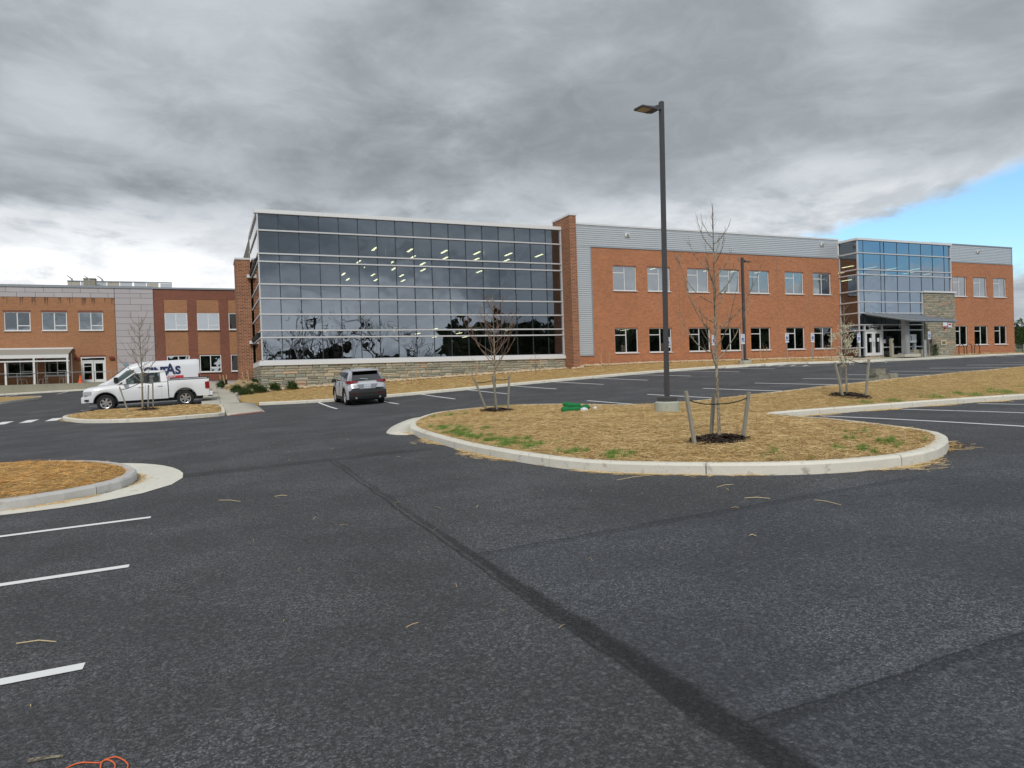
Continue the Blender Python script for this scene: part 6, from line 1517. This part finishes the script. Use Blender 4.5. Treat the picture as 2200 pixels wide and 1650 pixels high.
# dark vehicle roof glimpsed between van and walk
# ---- silver compact SUV, nose towards +y (local -x turned)
sv = thing('compact_suv', 'silver compact SUV seen from behind, parked facing the stone wall', 'car', (0, 0, 0))
SW = .93; arcs = [(-1.38, .36, .43), (1.31, .36, .43)]
stop_ = [(-2.30, .72), (-2.27, .86), (-2.1, .96), (-1.5, 1.06), (-1.15, 1.10), (1.9, 1.12), (2.2, 1.10), (2.27, 1.0), (2.30, .80)]
st = []
for x in stations(-2.30, 2.30, arcs, (-2.27, -2.2, 2.2, 2.27)):
    zt = interp(stop_, x); z0 = min(archz(x, interp([(-2.3, .45), (-2.1, .26), (2.1, .28), (2.3, .48)], x), arcs), zt-.1); w_ = interp([(-2.3, .62), (-2.15, .80), (-1.8, .90), (-1.4, SW), (1.7, SW), (2.1, .90), (2.3, .80)], x)
    st.append((x, [(w_-.03, z0), (w_, z0+(zt-z0)*.3), (w_+.0, z0+(zt-z0)*.65), (w_-.03, zt-.08), (w_-.08, zt), (w_*.5, zt+.01), (0, zt+.015)]))
mb = MB(); loft(mb, st); mb.build('body', M['carsilver'], sv, True, world=False)
MB().box(-2.0, 2.0, -.75, .75, .2, .5).build('chassis', M['black'], sv, world=False)
gh = MB(); loft(gh, [(-1.20, [(.84, 1.06), (.80, 1.08), (.4, 1.09), (0, 1.09)]), (-.45, [(.84, 1.10), (.64, 1.58), (.35, 1.61), (0, 1.62)]), (.2, [(.84, 1.10), (.66, 1.64), (.36, 1.675), (0, 1.685)]), (1.2, [(.84, 1.10), (.65, 1.64), (.36, 1.67), (0, 1.68)]), (1.75, [(.84, 1.10), (.63, 1.60), (.36, 1.63), (0, 1.64)]), (2.16, [(.84, 1.10), (.80, 1.13), (.4, 1.14), (0, 1.145)])])
gh.build('roof', M['carsilver'], sv, True, world=False)
MB().add([(2.175, -.70, 1.16), (2.175, .70, 1.16), (1.865, .58, 1.545), (1.865, -.58, 1.545)], [(0, 1, 2, 3)]).build('rear_window', M['carglass_dark'], sv, world=False)
MB().bbox(1.70, 2.02, -.60, .60, 1.585, 1.64, .015).build('spoiler', M['carsilver'], sv, world=False)
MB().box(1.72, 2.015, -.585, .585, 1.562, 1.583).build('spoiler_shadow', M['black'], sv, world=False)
MB().tube([(2.185, .05, 1.20), (2.15, -.30, 1.25)], .014, 6).build('wiper', M['black'], sv, world=False)
for s_ in (-1, 1):
    for (a, b, c, d_) in ((-.95, .12, .12, -.42), (.20, 1.05, 1.0, .20), (1.12, 1.62, 1.45, 1.08)):
        MB().add([(a, s_*.862, 1.12), (b, s_*.862, 1.12), (c, s_*.702, 1.545), (d_, s_*.702, 1.545)], [(0, 1, 2, 3)]).build('side_window', M['carglass_dark'], sv, world=False)
    MB().bbox(-.98, -.80, min(s_*.90, s_*1.10), max(s_*.90, s_*1.10), 1.06, 1.21, .03).build('mirror', M['black'], sv, world=False)
    MB().tube([(-.5, s_*.60, 1.66), (-.38, s_*.60, 1.725), (1.35, s_*.60, 1.735), (1.52, s_*.60, 1.67)], .018, 6).build('roof_rail', M['black'], sv, world=False)
    tl_ = MB(); tl_.add([(1.78, s_*.935, 1.06), (2.06, s_*.925, 1.04), (2.24, s_*.86, 1.04), (2.285, s_*.72, 1.06), (2.275, s_*.42, 1.09), (2.25, s_*.42, 1.14), (2.22, s_*.72, 1.155), (2.14, s_*.87, 1.16), (1.86, s_*.92, 1.14)], [(0, 1, 7, 8), (1, 2, 6, 7), (2, 3, 5, 6), (3, 4, 5)])
    for v in range(len(tl_.v)): x_, y_, z_ = tl_.v[v]; tl_.v[v] = (x_+.02, y_*1.008, z_)
    tl_.build('tail_light', M['redlens'], sv, world=False)
    MB().disc_y(0, 0, .01, 0, .01, 4)
    MB().tube([(2.24, s_*.55, .36), (2.34, s_*.55, .36)], .05, 10).build('exhaust_tip', M['chrome'], sv, world=False)
    MB().box(2.30, 2.335, min(s_*.45, s_*.72), max(s_*.45, s_*.72), .53, .57).build('reflector', M['redlens'], sv, world=False)
    for xc in (-1.38, 1.31):
        n = 14; P0 = [(xc+.43*math.cos(a), .36+.43*math.sin(a)) for a in np.linspace(0, PI, n)]; P1 = [(xc+.50*math.cos(a), .36+.50*math.sin(a)) for a in np.linspace(0, PI, n)]
        vs = [(a, s_*.938, b) for a, b in P0]+[(a, s_*.942, b) for a, b in P1]+[(a, s_*.70, b) for a, b in P0]
        MB().add(vs, [(i, i+1, n+i+1, n+i) for i in range(n-1)]+[(i, 2*n+i, 2*n+i+1, i+1) for i in range(n-1)]).build('wheel_arch', M['black'], sv, world=False)
        wheel(sv, xc, s_, .925, .36, .23, 5)
    for x in (-.95, .16, 1.0): MB().box(x-.004, x+.004, min(s_*.9, s_*.937), max(s_*.9, s_*.937), .45, 1.06).build('door_seam', M['black'], sv, world=False)
    for x in (.0, .88): MB().bbox(x-.1, x+.1, min(s_*.92, s_*.955), max(s_*.92, s_*.955), .93, .965, .008).build('door_handle', M['carsilver'], sv, world=False)
MB().prism_y([(1.85, .26), (2.30, .30), (2.335, .42), (2.335, .60), (2.31, .70), (2.05, .70), (1.88, .56)], -.86, .86).box(-1.0, 1.0, -.945, -.90, .26, .40).box(-1.0, 1.0, .90, .945, .26, .40).build('lower_bumper', M['black'], sv, world=False)
MB().box(2.295, 2.312, -.16, .16, .80, .95).build('licence_plate', M['signwhite'], sv, world=False)
text('VXK-4181', .075, 'navy', sv, (2.316, -.15, .845), 'plate_number', rot=(PI/2, 0, PI/2), world=False)
MB().add([(2.292, -.48, .98), (2.292, .48, .98), (2.302, .36, .76), (2.302, -.36, .76)], [(0, 1, 2, 3)]).build('plate_recess', M['roofgrey'], sv, world=False)
sv.children[-1].data.materials[0] = M['carsilver']
MB().add([(1.1, -.03, 1.69), (1.2, -.03, 1.69), (1.2, .03, 1.69), (1.1, .03, 1.69), (1.22, 0, 1.77)], [(0, 1, 4), (1, 2, 4), (2, 3, 4), (3, 0, 4)]).build('antenna', M['carsilver'], sv, world=False)
sv.location = (6.82, 35.0, T(6.82, 35)); sv.rotation_euler = (math.atan(.030), math.atan(0.), -PI/2)
sv.rotation_euler = Matrix.Rotation(-PI/2, 3, 'Z').to_euler()
sv.rotation_euler = (Matrix.Rotation(-math.atan(.035), 3, 'Y') @ Matrix.Rotation(math.atan(.027), 3, 'X') @ Matrix.Rotation(-PI/2, 3, 'Z')).to_euler()

# ------------------------------------------------------------------ far right background
db = thing('far_building', 'distant stone walled building with curved dark roof at the right edge', 'building', (205, 122, 2))
MB().box(197, 230, 120, 140, 1.5, 8.0).build('wall', M['sandstone'], db)
MB().add([(194, 118, 7.7), (232, 118, 9.0), (232, 142, 9.0), (194, 142, 7.7), (195, 118, 9.8), (232, 118, 11.4), (232, 142, 11.4), (195, 142, 9.8)], [(0,3,2,1),(4,5,6,7),(0,1,5,4),(1,2,6,5),(2,3,7,6),(3,0,4,7)]).build('roof', M['mullion'], db)
MB().box(194, 232, 117.8, 118., 8.9, 9.2).build('roof_band', M['alu'], db)
for x in (199, 201, 203.2, 206, 209): MB().box(x, x+1.1, 119.9, 120.05, 4.2, 6.6).build('window', M['mullion'], db)
fn = thing('chain_fence', 'chain link fence running across the grass at the right edge', 'fence', (118, 70, 2.2))
for x in np.arange(112, 150, 3.): MB().cyl(x, 70, 1.9, 3.75, .05, 6).build('post', M['fence'], fn)
MB().tube([(112, 70, 2.95), (150, 70, 2.95)], .04, 5).build('rail', M['fence'], fn)
wm = MB()
for i in range(150): a = 112+i*.25; wm.tube([(a, 70, 2.0), (a+1.7, 70, 3.7)], .006, 3, False).tube([(a, 70, 3.7), (a+1.7, 70, 2.0)], .006, 3, False)
o_ = wm.build('mesh', M['fence'], fn); o_['kind'] = 'stuff'
MB().add([(100, 44, 1.9), (320, 44, 1.9), (320, 150, 4.5), (90, 150, 4.5), (90, 60, 2.2)], [(0, 1, 2, 3, 4)]).build('grass_slope', M['grassland'])['kind'] = 'structure'
def bush(x, y, zg, rx, h, label, seed, n=2500, trunk=True, m_='leafblade', name='leafy_tree', leaf=.25, grp='trees around the lot'):
    rnd = random.Random(seed); g = thing(name, label, 'tree', (x, y, zg), grp); V = []
    cl = [(rnd.gauss(0, .5), rnd.gauss(0, .5), rnd.uniform(.35, .95), rnd.uniform(.2, .42)) for _ in range(14)]
    for i in range(n):
        c0 = rnd.choice(cl); v = Vector((rnd.gauss(0, 1), rnd.gauss(0, 1), rnd.gauss(0, 1))).normalized()*rnd.uniform(.5, 1)*c0[3]
        c = Vector(((c0[0]+v.x)*rx, (c0[1]+v.y)*rx, (c0[2]+v.z*.8)*h)); d_ = Vector((rnd.gauss(0, 1), rnd.gauss(0, 1), rnd.gauss(.3, 1))).normalized(); u_ = d_.cross(Vector((.2, .4, .9))).normalized()*leaf*.4
        V.append([tuple(c-u_), tuple(c+u_), tuple(c+d_*leaf)])
    b = bulk('crown', np.array(V), [(0, 1, 2)], m_); b.parent = g; del b['kind']
    MB().tube([(x, y, zg-.3), (x, y, zg+h*.5)], [rx*.08, rx*.03], 6).build('trunk', M['bark_dark'], g)
bush(128, 76, 2.3, 2.6, 4.2, 'small green leafy tree behind the chain fence at the right edge', 3, m_='leafblade')
bush(190, 112, 2.8, 6., 7., 'larger green tree in front of the distant building', 5, m_='leafblade', leaf=.6)

# ------------------------------------------------------------------ trees behind the camera, mirrored in the glass
def bare_tree_mesh(seed, h):
    rnd = random.Random(seed); mb = MB()
    def grow(p, d_, L, r_, lev):
        n = 4; P_ = [p]; dd = d_.copy()
        for i in range(n):
            dd = (dd+Vector((rnd.gauss(0, .16), rnd.gauss(0, .16), rnd.gauss(.03, .10)))).normalized(); P_.append(P_[-1]+dd*L/n)
        mb.tube(P_, [r_*(1-.45*i/n) for i in range(n+1)], 5 if lev < 2 else 3, False)
        if lev >= 5: return
        for j in range(3 if lev < 4 else 2):
            q = P_[rnd.randint(2, n)]; a = rnd.random()*6.283; sp_ = rnd.uniform(.45, .95)
            side_ = Vector((math.cos(a), math.sin(a), 0)); nd = (dd*math.cos(sp_)+side_*math.sin(sp_)+Vector((0, 0, .12))).normalized()
            grow(q, nd, L*rnd.uniform(.62, .82), r_*.55, lev+1)
    grow(Vector((0, 0, 0)), Vector((0, 0, 1)), h*.30, h*.0155, 0)
    return mb
protos = []
for i in range(3):
    mb = bare_tree_mesh(60+i, 13)
    n_tr = 5*5
    me = rawmesh('bare_tree', mb.v, mb.f, M['bark_dark']); protos.append(me)
BT = [(12.5, -42, 1.6), (17., -48, 1.35), (21, -45, 1.7), (27, -52, 1.8), (32.5, -47, 1.75), (37, -50, 1.65), (9., -55, 1.5), (90, -60, 1.5), (101, -66, 1.6), (118, -58, 1.5)]
BO = ['first', 'second', 'third', 'fourth', 'fifth', 'sixth', 'outermost left', 'left of three right-hand', 'middle of three right-hand', 'right of three right-hand']
for i, (x, y, s_) in enumerate(BT):
    g = thing('bare_tree', '%s tall bare tree standing across the lot, mirrored in the dark glass' % BO[i], 'tree', (x, y, T(x, y)-.1), 'tall bare trees mirrored in the glass')
    o = link('branches', protos[i % 3], g); o.scale = (s_, s_, s_); o.rotation_euler = (0, 0, i*1.3)
def wood(name, x0, x1, y, hmin, hmax, n, label, seed):
    rng = np.random.default_rng(seed); x = rng.uniform(x0, x1, n); yy = y+rng.normal(0, 4, n); top = hmin+(hmax-hmin)*(.5+.5*np.sin(x*.11+seed)*np.sin(x*.037+1))
    z = TA(x, yy)-.3+rng.random(n)**.8*top; V = np.empty((n, 3, 3)); s_ = 1.2
    for j in range(3): V[:, j] = np.stack([x+rng.normal(0, s_, n), yy+rng.normal(0, s_, n), z+rng.normal(0, s_*.8, n)], 1)
    return bulk(name, V, [(0, 1, 2)], 'leaf_far', label, 'wood')
wood('far_wood', 62, 330, -95, 13, 18, 34000, 'dark wood beyond the lot behind the camera, seen mirrored', 2)
wood('far_wood', 0, 62, -140, 5, 9, 9000, 'low distant tree line behind the camera, seen mirrored', 4)
wood('far_wood', -170, 2, -140, 12, 17, 20000, 'taller distant wood behind the camera, mirrored in the older building', 6)
bush(24, -60, .9, 5., 8., 'dark evergreen behind the camera, mirrored low in the glass', 9, 4000, leaf=.7, m_='leaf_far')
bush(15.5, -52, .6, 3.6, 6., 'smaller dark evergreen behind the camera, mirrored at the left', 10, 3000, leaf=.6, m_='leaf_far')
